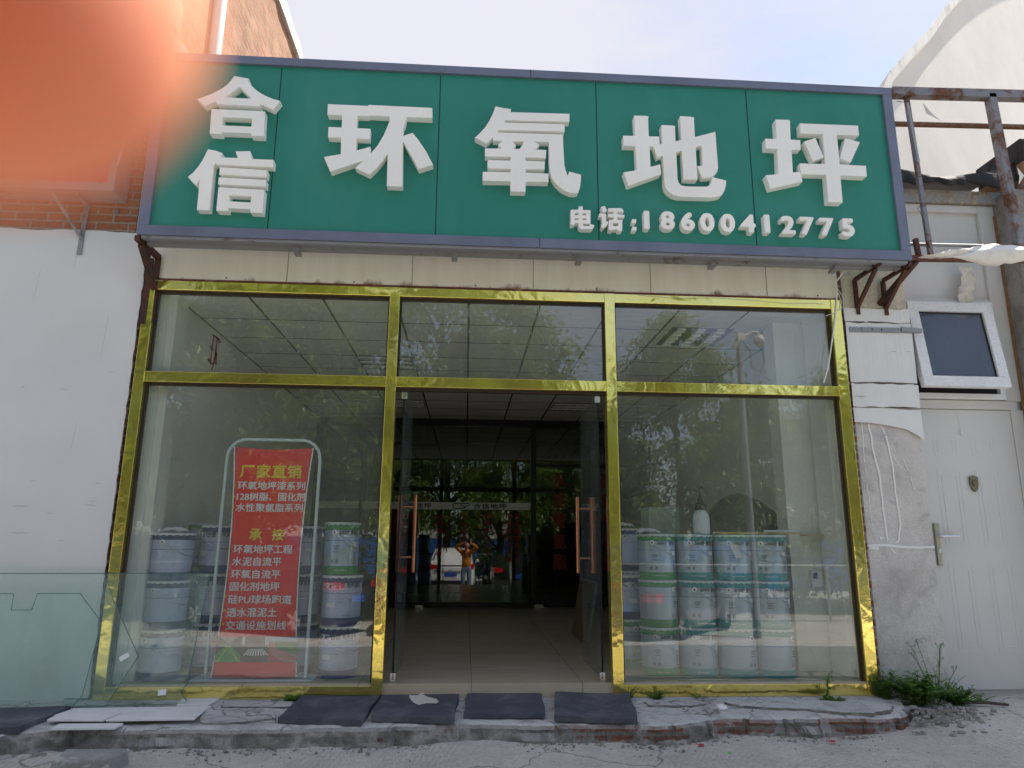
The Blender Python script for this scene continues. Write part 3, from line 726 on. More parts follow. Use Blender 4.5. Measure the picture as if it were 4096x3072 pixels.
    for x, s in ((1.10, '水性聚氨酯'), (1.88, '耐磨地坪漆')):
        t = MB()
        for k, ch in enumerate(s): fit_text(t, ch, x, 1.90-k*.315, .20, .235, fn, .022)
        t.build('red_lettering', 'redvinyl', p)
    # switches and a floor spring cover at the foot of the partition
    q = MB().box(.79, .93, Y-.14, Y-.04, .076, .135); tag(q.build('floor_socket', 'chrome', None, bev=.004), 'small pale box on the shop floor at the foot of the partition mullion', 'socket box')
    q = MB().box(-1.0, -.88, Y-.13, Y-.05, .076, .12); tag(q.build('floor_spring', 'chrome', None, bev=.004), 'small metal plate on the floor under the left end of the partition glass', 'floor spring')
    # boards leaning inside the right door
    for i, (x, c, lab) in enumerate(((.93, 'kraft', 'brown board leaning inside behind the right glass door'), (.985, 'inwall', 'pale board leaning inside, nearer the right door than the brown one'), (1.06, 'black_alu', 'tall black board leaning inside against the pale boards'))):
        b = MB(); hgt = .66 if i < 2 else 1.28
        b.add([(x, 2.0, .08), (x+.012, 2.0, .08), (x+.012, 2.75, .08), (x, 2.75, .08), (x+.10, 2.0, hgt), (x+.112, 2.0, hgt), (x+.112, 2.75, hgt), (x+.10, 2.75, hgt)],
              [(0, 3, 2, 1), (4, 5, 6, 7), (0, 1, 5, 4), (1, 2, 6, 5), (2, 3, 7, 6), (3, 0, 4, 7)])
        tag(b.build('leaning_board', c, None), lab, 'board', 'boards leaning inside the door')
    # meter box with its lead on the right inner wall
    w = thing('wall_box', 'small white wall box with a hanging lead on the pale inner pilaster', 'wall box', (2.60, .39, .78))
    MB().box(2.555, 2.645, .352, .399, .72, .85).build('housing', 'upvc', w, bev=.004)
    MB().box(2.565, 2.60, .347, .3515, .79, .835).build('dial', 'navy', w)
    MB().tube([(2.59, .395, 2.9), (2.60, .395, 1.2), (2.60, .39, .86)], .004, 6).build('feed_cable', 'upvc', w)
    MB().tube([(2.555, .37, .75), (2.50, .36, .73), (2.47, .36, .62), (2.475, .36, .30), (2.52, .36, .20), (2.56, .37, .28)], .003, 6).build('lead', 'upvc', w)
interior()

# ---------------------------------------------------------------- the green sign board
K = 5.53
def PX(off, k, pts): return [(off[0]+x/k, off[1]+y/k) for x, y in pts]
def unproj(u, v, y):
    """point of the sign's own plane from the survey picture"""
    d = CR*((u-2048)/2791.64)-CU*((v-1536)/2791.64)+CF
    t = (y-CAM.y)/d.y; q = CAM+d*t; return (q.x, q.z)
sign = thing('shop_sign', 'long green sign board with raised white characters in a grey blue frame', 'sign', (.25, -.32, 3.27))
def sign_board():
    X0, X1, Z0, Z1 = -2.735, 3.205, 3.255, 4.80
    p = MB().box(X0+.05, X1-.05, -.398, -.25, Z0+.05, Z1-.05).build('sign_panel', 'green', sign)
    s = MB()
    for x in (-1.80, -.545, .715, 1.965): s.box(x-.0035, x+.0035, -.3995, -.3985, Z0+.078, Z1-.078)
    s.each('panel_joint', sm('panel_joint', (.006, .03, .024), .8), p)
    f = MB()
    t = .078
    f.box(X0, X1, -.422, -.235, Z1-.07, Z1); f.box(X0, X1, -.422, -.235, Z0, Z0+t)
    f.box(X0, X0+t, -.4212, -.235, Z0+t+.0005, Z1-.0705); f.box(X1-t, X1, -.4212, -.235, Z0+t+.0005, Z1-.0705)
    fr = f.build('sign_frame', 'signblue', sign, bev=.003)
    j = MB().box(.178, .183, -.4232, -.4222, Z1-.066, Z1+.001).box(.25, .255, -.4232, -.4222, Z0+.002, Z0+t)
    j.each('frame_joint', 'dark', fr)
    u = MB()
    u.box(X0+.03, X1-.03, -.405, -.36, Z0-.022, Z0-.0005); u.box(X0+.03, X1-.03, -.31, -.255, Z0-.030, Z0-.0005)
    u.box(X0+.03, X1-.03, -.3595, -.3105, Z0-.008, Z0-.001)
    u.build('bottom_tray', 'grey_metal', sign)
    c = MB()
    for x in (-1.62, -.42, .55, 1.62, 2.62): c.box(x, x+.045, -.33, -.22, Z0-.055, Z0-.0303)
    c.each('fixing_clip', 'grey_metal', sign)
    w = MB()
    for x, hgt in ((-.92, .035), (.55, .045), (3.06, .03)): w.lathe([(.005, 0), (.001, hgt)], (x, -.33, Z1), 6)
    w.each('nail', 'rust', sign)
    # triangular steel brackets
    for x, n in ((-2.735, 0), (2.955, 1), (3.20, 1)):
        b = MB()
        k = .040 if n == 0 else .028
        b.bar((x, -.40, 3.235), (x, -.03, 3.235), k, k); b.bar((x, -.02, 3.235), (x, -.02, 2.70 if n == 0 else 2.93), k, k)
        b.bar((x, -.33, 3.215), (x, -.035, 2.97 if n == 0 else 3.0), k, k*.9)
        if n == 0: b.box(x-.075, x-.03, -.05, -.035, 2.68, 3.22)
        b.build('bracket', 'rust', sign)
    LY, ext = -.466, .0345
    def chars(off, k, comps, name='raised_character', yy=LY):
        m = MB()
        for loops in comps:
            lp = [[unproj(u, v, yy) for u, v in PX(off, k, l)] for l in loops]
            vs, fs = poly_geo(lp, ext)
            m.add([(x, yy+ext-z, y) for x, y, z in vs], fs)
        m.build(name, 'letter', sign)
    # he
    chars((760, 280), 5.53, [
        [[(985,133),(1300,190),(1275,228),(1320,295),(1400,385),(1490,465),(1600,535),(1720,595),(1850,645),(1998,682),(1838,875),(1560,755),(1557,805),(582,748),(585,688),(322,795),(157,645),(420,550),(600,465),(740,390),(830,315),(900,240),(950,175)],
         [(1100,375),(760,602),(1372,637)]],
        [[(475,862),(1658,915),(1628,1467),(1352,1455),(1355,1397),(698,1375),(695,1418),(435,1405)], [(722,1040),(1372,1065),(1360,1253),(708,1225)]]])
    # xin
    chars((740, 580), 5.53, [
        [[(508,95),(680,125),(825,178),(770,270),(1170,288),(1117,140),(1440,135),(1475,307),(1960,328),(1943,493),(690,430),(680,392),(632,455),(535,1440),(262,1435),(325,765),(232,880),(65,705),(180,610),(290,480),(380,345),(450,215)]],
        [[(775,490),(1820,557),(1800,712),(757,647)]], [[(748,715),(1795,772),(1782,920),(730,862)]],
        [[(740,932),(1757,990),(1712,1505),(1442,1490),(1443,1418),(955,1395),(945,1462),(692,1452)], [(985,1108),(1467,1132),(1452,1272),(972,1245)]]])
    # huan
    chars((1280, 400), 4.367, [
        [[(137,72),(838,102),(850,85),(1960,138),(1957,313),(1507,295),(1490,400),(1455,480),(1452,627),(1617,573),(1720,700),(1850,890),(1975,1130),(1720,1210),(1600,980),(1450,725),(1437,1510),(1167,1502),(1182,935),(1100,1050),(990,1180),(860,1305),(612,1185),(690,1120),(768,1050),(180,1252),(70,995),(362,945),(370,655),(142,650),(147,472),(378,480),(390,262),(130,255)],
         [(650,272),(857,280),(860,265),(1222,285),(1215,370),(1170,480),(1110,620),(1010,790),(885,935),(880,815),(630,885),(637,672),(870,682),(880,503),(640,490)]]])
    # yang
    chars((1880, 410), 4.254, [
        [[(435,65),(560,92),(697,110),(690,163),(1693,193),(1690,325),(605,298),(583,342),(1605,368),(1612,380),(1610,490),(490,465),(463,510),(1583,545),(1585,700),(1595,880),(1605,1050),(1625,1150),(1663,1250),(1690,1175),(1890,1230),(1885,1350),(1870,1450),(1840,1530),(1780,1545),(1690,1535),(1570,1475),(1460,1380),(1390,1280),(1355,1160),(1345,960),(1345,670),(1088,660),(1180,725),(1105,800),(1297,808),(1290,940),(943,930),(945,990),(1272,1005),(1270,1135),(947,1130),(945,1193),(1335,1210),(1335,1352),(945,1345),(945,1518),(690,1512),(690,1340),(217,1330),(217,1180),(688,1185),(690,1125),(300,1113),(300,980),(688,988),(690,920),(257,912),(255,782),(540,782),(480,712),(560,648),(390,642),(388,590),(280,697),(83,598),(160,530),(260,420),(330,310),(390,190)],
         [(717,652),(917,657),(900,710),(845,790),(735,787),(780,735)]]])
    # di
    chars((2460, 440), 4.254, [
        [[(325,95),(540,100),(572,112),(563,150),(575,447),(750,452),(760,582),(805,577),(790,255),(960,262),(1028,272),(1020,300),(1030,532),(1130,510),(1107,103),(1250,110),(1350,127),(1343,150),(1360,460),(1707,370),(1755,990),(1740,1050),(1700,1095),(1620,1145),(1490,1152),(1400,955),(1470,950),(1492,930),(1478,603),(1372,630),(1405,1185),(1170,1178),(1140,690),(1042,715),(1065,1180),(1085,1240),(1130,1285),(1220,1300),(1560,1305),(1610,1285),(1640,1240),(1655,1140),(1892,1200),(1885,1290),(1860,1380),(1815,1450),(1740,1475),(1640,1487),(1100,1475),(990,1445),(910,1390),(860,1320),(840,1230),(818,775),(722,805),(658,620),(587,618),(605,968),(768,925),(787,1090),(225,1290),(147,1060),(370,1025),(350,612),(147,605),(140,437),(343,440)]]])
    # ping
    chars((3020, 460), 4.367, [
        [[(360,78),(595,85),(612,105),(612,200),(622,430),(790,437),(800,605),(637,603),(662,1003),(780,993),(805,1025),(828,1165),(270,1287),(190,1052),(410,1035),(390,592),(190,580),(182,412),(380,422)]],
        [[(785,145),(1800,185),(1817,355),(1430,342),(1480,862),(1937,888),(1953,1072),(1490,1052),(1532,1527),(1283,1518),(1245,1042),(822,1030),(800,990),(785,845),(1232,855),(1185,332),(797,320)]],
        [[(860,462),(1055,400),(1200,735),(1015,803)]], [[(1582,405),(1832,475),(1675,825),(1488,755)]]])
    PYY = -.462
    chars((2260, 800), 3.16, [[[(175,80),(225,82),(225,125),(323,130),(322,303),(372,318),(362,345),(350,362),(330,368),(215,366),(190,358),(177,340),(172,290),(122,288),(120,315),(75,313),(75,122),(172,122)],
        [(127,163),(172,163),(172,190),(127,190)], [(225,165),(270,165),(270,190),(225,190)], [(127,228),(172,228),(172,250),(127,250)], [(225,230),(270,230),(270,252),(225,252)], [(228,292),(300,297),(316,304),(316,326),(240,328),(228,318)]]], yy=PYY)
    chars((2260, 800), 3.16, [[[(455,88),(503,75),(532,130),(487,158)]], [[(435,168),(522,175),(522,275),(544,262),(546,300),(480,362),(455,330),(470,300),(470,212),(430,205)]],
        [[(548,103),(715,102),(745,145),(662,142),(665,180),(752,187),(750,220),(660,212),(662,250),(725,255),(722,390),(668,390),(667,370),(603,370),(600,385),(553,378),(555,250),(615,247),(615,215),(545,210),(545,172),(615,178),(615,147),(550,142)], [(608,287),(675,287),(672,328),(608,328)]]], yy=PYY)
    chars((2260, 800), 3.16, [[[(850,240),(900,243),(898,290),(845,288)]], [[(852,337),(905,340),(903,385),(850,383)]]], 'raised_colon', yy=PYY)
    for ch, cx, cyy, w in (('1', 2587, 879, 44), ('8', 2671, 881, 64), ('6', 2752, 885, 66), ('0', 2830, 888, 68), ('0', 2912, 891, 68), ('4', 2993, 893, 72), ('1', 3069, 894, 44), ('2', 3153, 899, 66), ('7', 3230, 903, 68), ('7', 3309, 907, 68), ('5', 3393, 909, 62)):
        xa, zc = unproj(cx, cyy, PYY)
        wm, hm = w*.00180, .1430
        m = MB(); vs, fs, W, H = text_geo(ch, 0, 0, .5); k = hm/H*.97; kx = k*(1.15 if ch == '1' else 1.08)
        for i, (dx, dy) in enumerate(((0, 0), (.042, 0), (-.042, 0), (.032, .032), (-.032, .032), (.032, -.032), (-.032, -.032), (0, .034), (0, -.034))):
            m.add([(xa+(x-W/2+dx)*kx, PYY+ext-z*2*(ext-.0002*i), zc+(y-H/2+dy)*k) for x, y, z in vs], fs)
        m.build('raised_digit', 'letter', sign)
sign_board()

# ---------------------------------------------------------------- left neighbour
def left_building():
    b = thing('brick_building', 'tall red brick building left of the green sign, with a white downpipe', 'building', (-5, 4, 0))
    MB().box(-9, -2.951, .0, 12, -.3, 8.2).build('wall', 'brickside', b)
    MB().box(-9, -2.9515, -.008, -.0005, 3.452, 8.19).build('front_wall', 'brickred', b)
    # crumbling verge of mortar along the top of the side wall
    r = random.Random(5); m = MB(); n = 60
    prof = []
    for i in range(n): 
        y = -.05+12*i/(n-1); prof.append((y, 8.2+.05+.05*r.random(), .035+.03*r.random()))
    for i in range(n-1):
        (y0, z0, w0), (y1, z1, w1) = prof[i], prof[i+1]
        m.add([(-3.3, y0, 8.18), (-2.95+w0, y0, 8.18-.10*w0/.05), (-2.95+w0, y0, z0), (-3.3, y0, z0), (-3.3, y1, 8.18), (-2.95+w1, y1, 8.18-.10*w1/.05), (-2.95+w1, y1, z1), (-3.3, y1, z1)],
              [(0, 1, 5, 4), (1, 2, 6, 5), (2, 3, 7, 6)])
    m.build('roof_verge', 'concrete_post', b)
    m = MB(); m.box(-3.22, -2.945, -.03, .30, 5.50, 5.82); m.box(-3.22, -2.945, -.028, .58, 5.28, 5.4995); m.build('quoin', 'pale', b, bev=.006)
    m = MB(); m.box(-3.32, -2.93, -.05, .22, 5.44, 5.5); m.build('ledge', 'brickred', b, bev=.006)
    MB().tube([(-2.885, .92, 4.2), (-2.885, .92, 8.6)], .062, 18).build('downpipe', 'pipe', b, True)
    m = MB(); r = random.Random(9); ys = [-9+ (9-3.0)*i/60 for i in range(61)]
    top = [(x, 3.447+.004*math.sin(x*9)+r.uniform(-.005, .005)) for x in ys]
    vs = [(x, -.022, z) for x, z in top]+[(x, -.022, -.3) for x, z in top]+[(x, -.009, z) for x, z in top]+[(x, -.009, -.3) for x, z in top]
    n = len(top); fs = []
    for i in range(n-1): fs += [(i, i+1, n+i+1, n+i), (i, 2*n+i, 2*n+i+1, i+1)]
    fs.append((n-1, 2*n-1, 4*n-1, 3*n-1))
    m.add(vs, fs)
    # the panel's right strip with its ragged edge beside the gold post
    edge = []; z = 3.44
    while z > -.05: edge.append((-2.836+r.uniform(-.004, .005), z)); z -= .05
    n = len(edge)
    m.add([(-3.0, -.022, zz) for _, zz in edge]+[(x, -.022, zz) for x, zz in edge]+[(x, -.006, zz) for x, zz in edge], [(i, n+i, n+i+1, i+1) for i in range(n-1)]+[(n+i, 2*n+i, 2*n+i+1, n+i+1) for i in range(n-1)])
    m.build('white_wall_panel', 'white_wall', b)
    m = MB(); r = random.Random(4); z = 3.3; pts = []
    while z > -.02: pts.append((r.uniform(.010, .024), z)); z -= .035
    n = len(pts)
    m.add([(-2.85, -.012, zz) for w, zz in pts]+[(-2.842+w, -.016, zz) for w, zz in pts]+[(-2.826+w*.4, .02, zz) for w, zz in pts], [(i, n+i, n+i+1, i+1) for i in range(n-1)]+[(n+i, 2*n+i, 2*n+i+1, n+i+1) for i in range(n-1)])
    m.build('broken_brick_edge', brick('broken_edge_brick', (.16, .07, .05), (.10, .055, .045), (.20, .17, .14), 'xz', .12, .07, .012), b)
    sc = MB(); r = random.Random(31)
    for x, z, l, h in ((-3.35, 2.16, .10, .006), (-3.62, 2.17, .03, .006), (-3.02, 2.30, .07, .003), (-3.45, 1.47, .05, .004), (-3.0, 1.46, .06, .003), (-3.55, 1.29, .13, .007), (-3.05, 1.30, .10, .006), (-3.02, 1.33, .07, .004), (-3.3, 1.24, .05, .004), (-3.55, 1.10, .16, .006), (-3.72, 1.06, .10, .005), (-3.2, 1.05, .06, .004)):
        n = 7; t = [(x+l*i/n, z+r.uniform(-.002, .002)) for i in range(n+1)]
        vs = [(a, -.0225, b+h*.5*math.sin(math.pi*i/n)) for i, (a, b) in enumerate(t)]+[(a, -.0225, b-h*.5*math.sin(math.pi*i/n)-.0006) for i, (a, b) in enumerate(t)]
        sc.add(vs, [(i, i+1, n+2+i, n+1+i) for i in range(n)])
    for x, z, l in ((-3.06, 2.75, .35), (-3.36, 3.3, .18), (-3.62, 3.1, .25), (-3.18, 1.9, .2)):
        sc.add([(x, -.0225, z), (x+.003, -.0225, z), (x-.012, -.0225, z-l), (x-.014, -.0225, z-l)], [(0, 1, 2, 3)])
    sc.each('scuff_mark', sm('scuff_mark', (.52, .50, .49), .8), b)
    s = thing('red_shop_sign', 'red sign board in a pale metal frame, only its lower corner in view', 'sign', (-5, -.2, 3.68))
    MB().box(-7.5, -3.09, -.235, -.05, 3.75, 5.2).build('sign_panel', 'redsign', s)
    f = MB(); f.box(-7.5, -3.03, -.255, -.04, 3.68, 3.7495); f.box(-3.0895, -3.03, -.2545, -.04, 3.75, 5.2695); f.box(-7.5, -3.09, -.254, -.04, 5.2005, 5.27)
    f.build('sign_frame', 'grey_metal', s, bev=.003)
    k = MB(); k.bar((-3.54, -.20, 3.71), (-3.345, -.03, 3.37), .035, .012); k.bar((-3.345, -.016, 3.68), (-3.345, -.03, 3.24), .035, .01); k.bar((-3.33, -.02, 3.66), (-3.33, -.20, 3.675), .03, .03)
    k.build('bracket', 'grey_metal', s)
    k = MB(); k.box(-3.14, -3.10, -.024, -.009, 3.60, 3.635); k.ball((-3.12, -.028, 3.617), .008); k.build('fixing_plate', 'grey_metal', s)
left_building()

# ---------------------------------------------------------------- right neighbour
def right_building():
    # plastered pillar between shop and door
    p = thing('concrete_pillar', 'patched concrete pillar with torn white sheets and paint drips right of the shop front', 'pillar', (3.1, .1, -.1))
    MB().box(2.845, 3.385, .002, .21, -.2, 2.055).build('lower_plaster', 'concrete_post', p, bev=.006)
    MB().box(2.845, 3.39, -.004, .21, 2.98, 4.72).build('upper_plaster', 'beige_plaster', p, bev=.004)
    MB().box(2.85, 3.38, .004, .2, 2.056, 2.979).build('pillar_core', 'concrete_post', p)
    r = random.Random(2)
    m = MB()
    # white sheets: horizontal strips that overlap and curl a little
    zs = [2.985, 2.862, 2.345, 2.145]
    for k, (z1, z0) in enumerate(((2.985, 2.866), (2.858, 2.350), (2.340, 2.150))):
        cols = 16; vs = []
        for i in range(cols+1):
            x = 2.835+.565*i/cols; w = .004*math.sin(i*1.3+k)+r.uniform(-.002, .002)
            vs.append((x, -.012-.010*k % .014-.006*abs(math.sin(i*.5+k)), z1+w)); vs.append((x, -.016+.003*math.sin(i*.9), z0+w*1.2))
        for i in range(cols): m.f.append((len(m.v)+2*i, len(m.v)+2*i+1, len(m.v)+2*i+3, len(m.v)+2*i+2))
        m.v += vs
    low = [(2.835, 2.025), (2.97, 2.02), (3.08, 2.005), (3.17, 1.99), (3.25, 1.975), (3.31, 1.945), (3.36, 1.915), (3.40, 1.88)]
    vs = [(x, -.012, 2.143-.03*(i/7)*(.5 if i > 3 else 0)) for i, (x, z) in enumerate(low)]+[(x, -.014-.006*(i/7), z) for i, (x, z) in enumerate(low)]
    m.add(vs, [(i, 8+i, 9+i, i+1) for i in range(7)])
    o = m.build('white_sheet', 'white_paper', p)
    md = o.modifiers.new('t', 'SOLIDIFY'); md.thickness = .003
    c = MB()
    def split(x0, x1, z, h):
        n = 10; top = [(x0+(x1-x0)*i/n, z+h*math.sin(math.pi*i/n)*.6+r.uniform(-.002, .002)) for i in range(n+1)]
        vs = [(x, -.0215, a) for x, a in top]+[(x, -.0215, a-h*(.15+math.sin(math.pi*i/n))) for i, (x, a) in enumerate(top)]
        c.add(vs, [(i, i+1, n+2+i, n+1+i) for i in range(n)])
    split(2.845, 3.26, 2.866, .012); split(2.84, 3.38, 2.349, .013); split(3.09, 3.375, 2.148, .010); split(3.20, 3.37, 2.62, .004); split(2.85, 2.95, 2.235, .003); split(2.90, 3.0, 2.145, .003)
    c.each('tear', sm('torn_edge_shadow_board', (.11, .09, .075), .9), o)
    s = MB(); s.bar((2.86, -.028, 2.795), (3.475, -.028, 2.80), .012, .042); s.bar((2.96, -.036, 2.798), (3.47, -.036, 2.80), .006, .03)
    s.bar((3.30, -.042, 2.806), (3.474, -.042, 2.798), .008, .035)
    s.build('metal_strip', 'grey_metal', p)
    h = MB()
    for x in (3.05, 3.13, 3.30): h.ball((x, -.040, 2.799), .006, 8, 6)
    h.each('strip_screw', 'dark', p)
    d = MB()
    def drip(pts, w):
        for a, b in zip(pts, pts[1:]): pass
        ribbon(d, [(x+r.uniform(-.002, .002), z) for x, z in pts], w, lambda x, z, o: (x, -.0025, z))
    def fine(pts, n=5):
        out = []
        for (a, b), (c_, e) in zip(pts, pts[1:]):
            for i in range(n): t = i/n; out.append((a+(c_-a)*t+r.uniform(-.003, .003), b+(e-b)*t))
        return out+[pts[-1]]
    drip(fine([(2.90, 2.02), (2.895, 1.84), (2.89, 1.70)]), .007); drip(fine([(2.893, 1.66), (2.90, 1.60)]), .006)
    drip(fine([(2.955, 2.015), (2.97, 1.93), (2.965, 1.83), (3.0, 1.62), (3.005, 1.40), (3.01, 1.1)]), .014)
    drip(fine([(3.06, 2.0), (3.085, 1.93)]), .012); drip(fine([(3.09, 1.92), (3.12, 1.68), (3.118, 1.42), (3.13, 1.22), (3.10, 1.10), (3.075, 1.075)]), .014)
    drip(fine([(3.14, 1.76), (3.165, 1.69), (3.19, 1.67), (3.178, 1.65)]), .006); drip(fine([(3.215, 1.74), (3.24, 1.64)]), .006); drip(fine([(3.255, 1.60), (3.275, 1.49)]), .008)
    drip(fine([(2.89, 1.53), (2.895, 1.40), (2.90, 1.2)]), .005)
    drip(fine([(2.845, 1.055), (2.98, 1.062), (3.10, 1.05), (3.25, 1.045), (3.385, 1.05)], 7), .019)
    drip(fine([(2.86, 1.04), (2.93, 1.035)]), .02); drip(fine([(3.03, 1.04), (3.06, 1.0)]), .012); drip([(2.95, 1.12), (2.97, 1.11)], .025)
    d.each('paint_drip', 'white_paint', p)
    e = MB(); z = 3.42; pts = []
    while z > -.1: pts.append((r.uniform(-.012, .012), z)); z -= .04
    n = len(pts)
    e.add([(2.803, .0, zz) for w, zz in pts]+[(2.826+w, -.003, zz) for w, zz in pts]+[(2.85, .0035, zz) for w, zz in pts], [(i, n+i, n+i+1, i+1) for i in range(n-1)]+[(n+i, 2*n+i, 2*n+i+1, n+i+1) for i in range(n-1)])
    e.build('broken_edge', brick('pillar_edge_brick', (.22, .10, .07), (.16, .085, .065), (.30, .27, .23), 'xz', .12, .07, .014), p)
    # bay with the steel door, a fixed panel above it and a low felt roof
    a = thing('door_bay', 'narrow grey bay with steel door under a torn black felt roof, right of the pillar', 'building', (3.95, .3, -.06))
    Y = .15
    MB().box(3.3905, 4.42, Y+.03, Y+.10, -.15, 4.20).build('bay_wall', 'door_grey', a)
    m = MB(); m.box(3.3905, 4.365, Y-.005, Y+.0295, 2.18, 2.255); m.box(4.30, 4.42, Y-.004, Y+.0295, -.12, 2.1795); m.box(4.27, 4.42, Y-.006, Y+.0295, 2.2555, 4.05)
    m.box(3.3905, 4.2695, Y-.003, Y+.0295, 3.13, 3.16); m.box(3.3905, 4.2695, Y-.004, Y+.0295, 3.98, 4.05)
    m.build('bay_frame', 'door_grey', a, bev=.004)
    d = MB().box(3.40, 4.295, Y+.004, Y+.0295, -.02, 2.175).build('door', 'door_grey', a, bev=.003)
    pm = MB()
    def panel(x0, x1, z0, z1):
        for q, w in ((0, .012), (.035, .010)):
            pm.box(x0+q, x1-q, Y+.0023-q*.02, Y+.0039, z1-q-w, z1-q); pm.box(x0+q, x1-q, Y+.0023-q*.02, Y+.0039, z0+q, z0+q+w)
            pm.box(x0+q, x0+q+w, Y+.0025-q*.02, Y+.0039, z0+q+w, z1-q-w); pm.box(x1-q-w, x1-q, Y+.0025-q*.02, Y+.0039, z0+q+w, z1-q-w)
    for x0, x1 in ((3.585, 3.79), (3.915, 4.12)):
        panel(x0, x1, 1.78, 1.95); panel(x0, x1, 1.05, 1.66); panel(x0, x1, .25, .92)
    pm.build('raised_panel', 'door_grey', d)
    k = MB(); pl = [(-.035, .055), (-.018, .062), (0, .07), (.018, .062), (.035, .055), (.036, .0), (.022, -.045), (0, -.065), (-.022, -.045), (-.036, 0)]
    k.slab([(3.885+x, Y-.014, 1.555+z) for x, z in pl], .014, (0, 1, 0)); k.ball((3.885, Y-.016, 1.56), .022, 10, 8, (1, .6, 1.3))
    k.build('door_knocker', sm('dull_brass', (.20, .17, .12), .45, .6, .2, 30), d)
    h = MB(); h.box(3.493, 3.533, Y-.018, Y+.0039, .905, 1.235); hp = h.build('handle_plate', sm('brushed_nickel', (.42, .40, .34), .3, .8, .1, 30), d, bev=.004)
    h = MB(); h.tube([(3.51, Y-.018, 1.135), (3.51, Y-.06, 1.135), (3.53, Y-.066, 1.135), (3.655, Y-.066, 1.137)], .011, 10); h.build('lever', 'chrome', hp, True)
    h = MB(); h.lathe([(.013, 0), (.013, .006)], (0, 0, 0), 14); h.xf(lambda v: (3.513+v.x, Y-.0185-v.z, 1.02+v.y*1.3)); h.build('lock_cylinder', 'chrome', hp)
    h = MB(); h.tube([(3.838, Y-.003, 2.15), (3.838, Y-.003, 1.99)], .0016, 5); h.lathe([(.008, 0), (.010, .02), (.008, .035)], (3.838, Y-.005, 1.955), 10); h.build('bell_cord', 'white_paint', d)
    # awning window pushed open at the bottom
    w = thing('awning_window', 'small white window still in its blue printed film, pushed open above the door', 'window', (3.85, .13, 3.1))
    TL, TR, BL, BR = Vector((3.475, .115, 3.105)), Vector((4.215, .115, 3.105)), Vector((3.30, -.20, 2.285)), Vector((4.025, -.20, 2.305))
    # true rectangle hinged at the top edge
    W = .745; top = Vector((3.438, .105, 3.083)); ux = Vector((1, 0, 0)); uz = Vector((0, .10, .76)).normalized(); un = ux.cross(uz)
    H = .765
    def P(x, z, n): return top+ux*x+uz*(z-H)+un*n
    f = MB()
    for x0, x1, z0, z1 in ((0, W, 0, .088), (0, W, H-.088, H), (0, .088, .088, H-.088), (W-.088, W, .088, H-.088)):
        t = MB().box(x0, x1, -.055, 0, z0, z1); f.add([P(v[0], v[2], -v[1]) for v in t.v], t.f)
    fo = f.build('sash', 'film', w, bev=.004)
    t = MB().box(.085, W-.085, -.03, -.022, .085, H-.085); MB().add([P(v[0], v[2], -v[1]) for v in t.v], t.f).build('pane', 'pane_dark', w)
    g = MB()
    for x0, x1, z0, z1 in ((.088, W-.088, .088, .098), (.088, W-.088, H-.098, H-.088), (.088, .098, .098, H-.098), (W-.098, W-.088, .098, H-.098)):
        t = MB().box(x0, x1, -.035, -.020, z0, z1); g.add([P(v[0], v[2], -v[1]) for v in t.v], t.f)
    g.build('gasket', 'dark', w)
    b = MB(); b.box(3.40, 4.26, Y-.03, Y+.029, 3.085, 3.129); b.box(3.40, 4.26, Y-.03, Y+.029, 2.262, 2.31); b.box(3.40, 3.445, Y-.0295, Y+.029, 2.3105, 3.0845); b.box(4.215, 4.26, Y-.0295, Y+.029, 2.3105, 3.0845)
    b.build('outer_frame', 'upvc', w, bev=.004)
    MB().box(3.4455, 4.2145, Y+.01, Y+.029, 2.3105, 3.0845).build('shade_backing', 'dark', w)  # black panel painted in for the unlit depth behind the sash
    pl = MB(); q = [P(x, z, .004) for x, z in ((.52, .03), (.60, .055), (.70, .035), (.73, .012), (.66, .016), (.58, .028))]; pl.slab(q, .002, -un); pl.build('loose_film', 'white_paint', w)
    # masonry pier and roof edge
    pr = MB().box(4.425, 4.62, -.06, .5, -.2, 4.12).build('masonry_pier', concrete('rough_grey_masonry', (.34, .32, .30), (.19, .17, .155), 3, 60, 0, .9), a, bev=.01)
    MB().box(4.62, 6.5, -.02, .5, -.2, 4.3).build('pier_wall', brick('pier_wall_brick', (.36, .20, .14), (.46, .34, .26), (.42, .38, .32), 'xz', .25, .07, .012), a)
    fm = MB(); r = random.Random(8); z = 3.95; pts = []
    while z > -.05: pts.append((r.uniform(-.008, .010), z)); z -= .04
    n = len(pts); fm.add([(4.40, Y-.012, zz) for w, zz in pts]+[(4.425+w, Y-.02, zz) for w, zz in pts]+[(4.45+w*2, Y-.005, zz) for w, zz in pts], [(i, n+i, n+i+1, i+1) for i in range(n-1)]+[(n+i, 2*n+i, 2*n+i+1, n+i+1) for i in range(n-1)])
    fm.build('foam_seam', sm('brown_foam', (.23, .125, .05), .8, 0, .25, 20, 25, .6, .01), a)
    mb = MB().box(3.3905, 4.55, Y-.04, Y+.1, 4.055, 4.175); mb.build('lintel_beam', rusty('grey_beam', (.30, .31, .32), (.40, .33, .25), .42, .1), a, bev=.004)
    ro = MB(); nx, r = 40, random.Random(12)
    for i in range(nx+1):
        x = 3.30+1.32*i/nx; w = .018*math.sin(x*17)+.012*math.sin(x*41+1)+r.uniform(-.006, .006)
        up = .20*max(0, (x-4.45)/.17)
        hump = .030*math.sin(x*7.5+.6)
        ro.v += [(x, .5, 4.36+up), (x, .12, 4.315+hump*.8+up), (x, .035, 4.292+hump+up), (x, .012+w*.6, 4.235+w*.9+up*.5), (x, .015+w, 4.185+w*1.2+up*.3)]
    for i in range(nx):
        for j in range(4): k = i*5+j; ro.f.append((k, k+1, k+6, k+5))
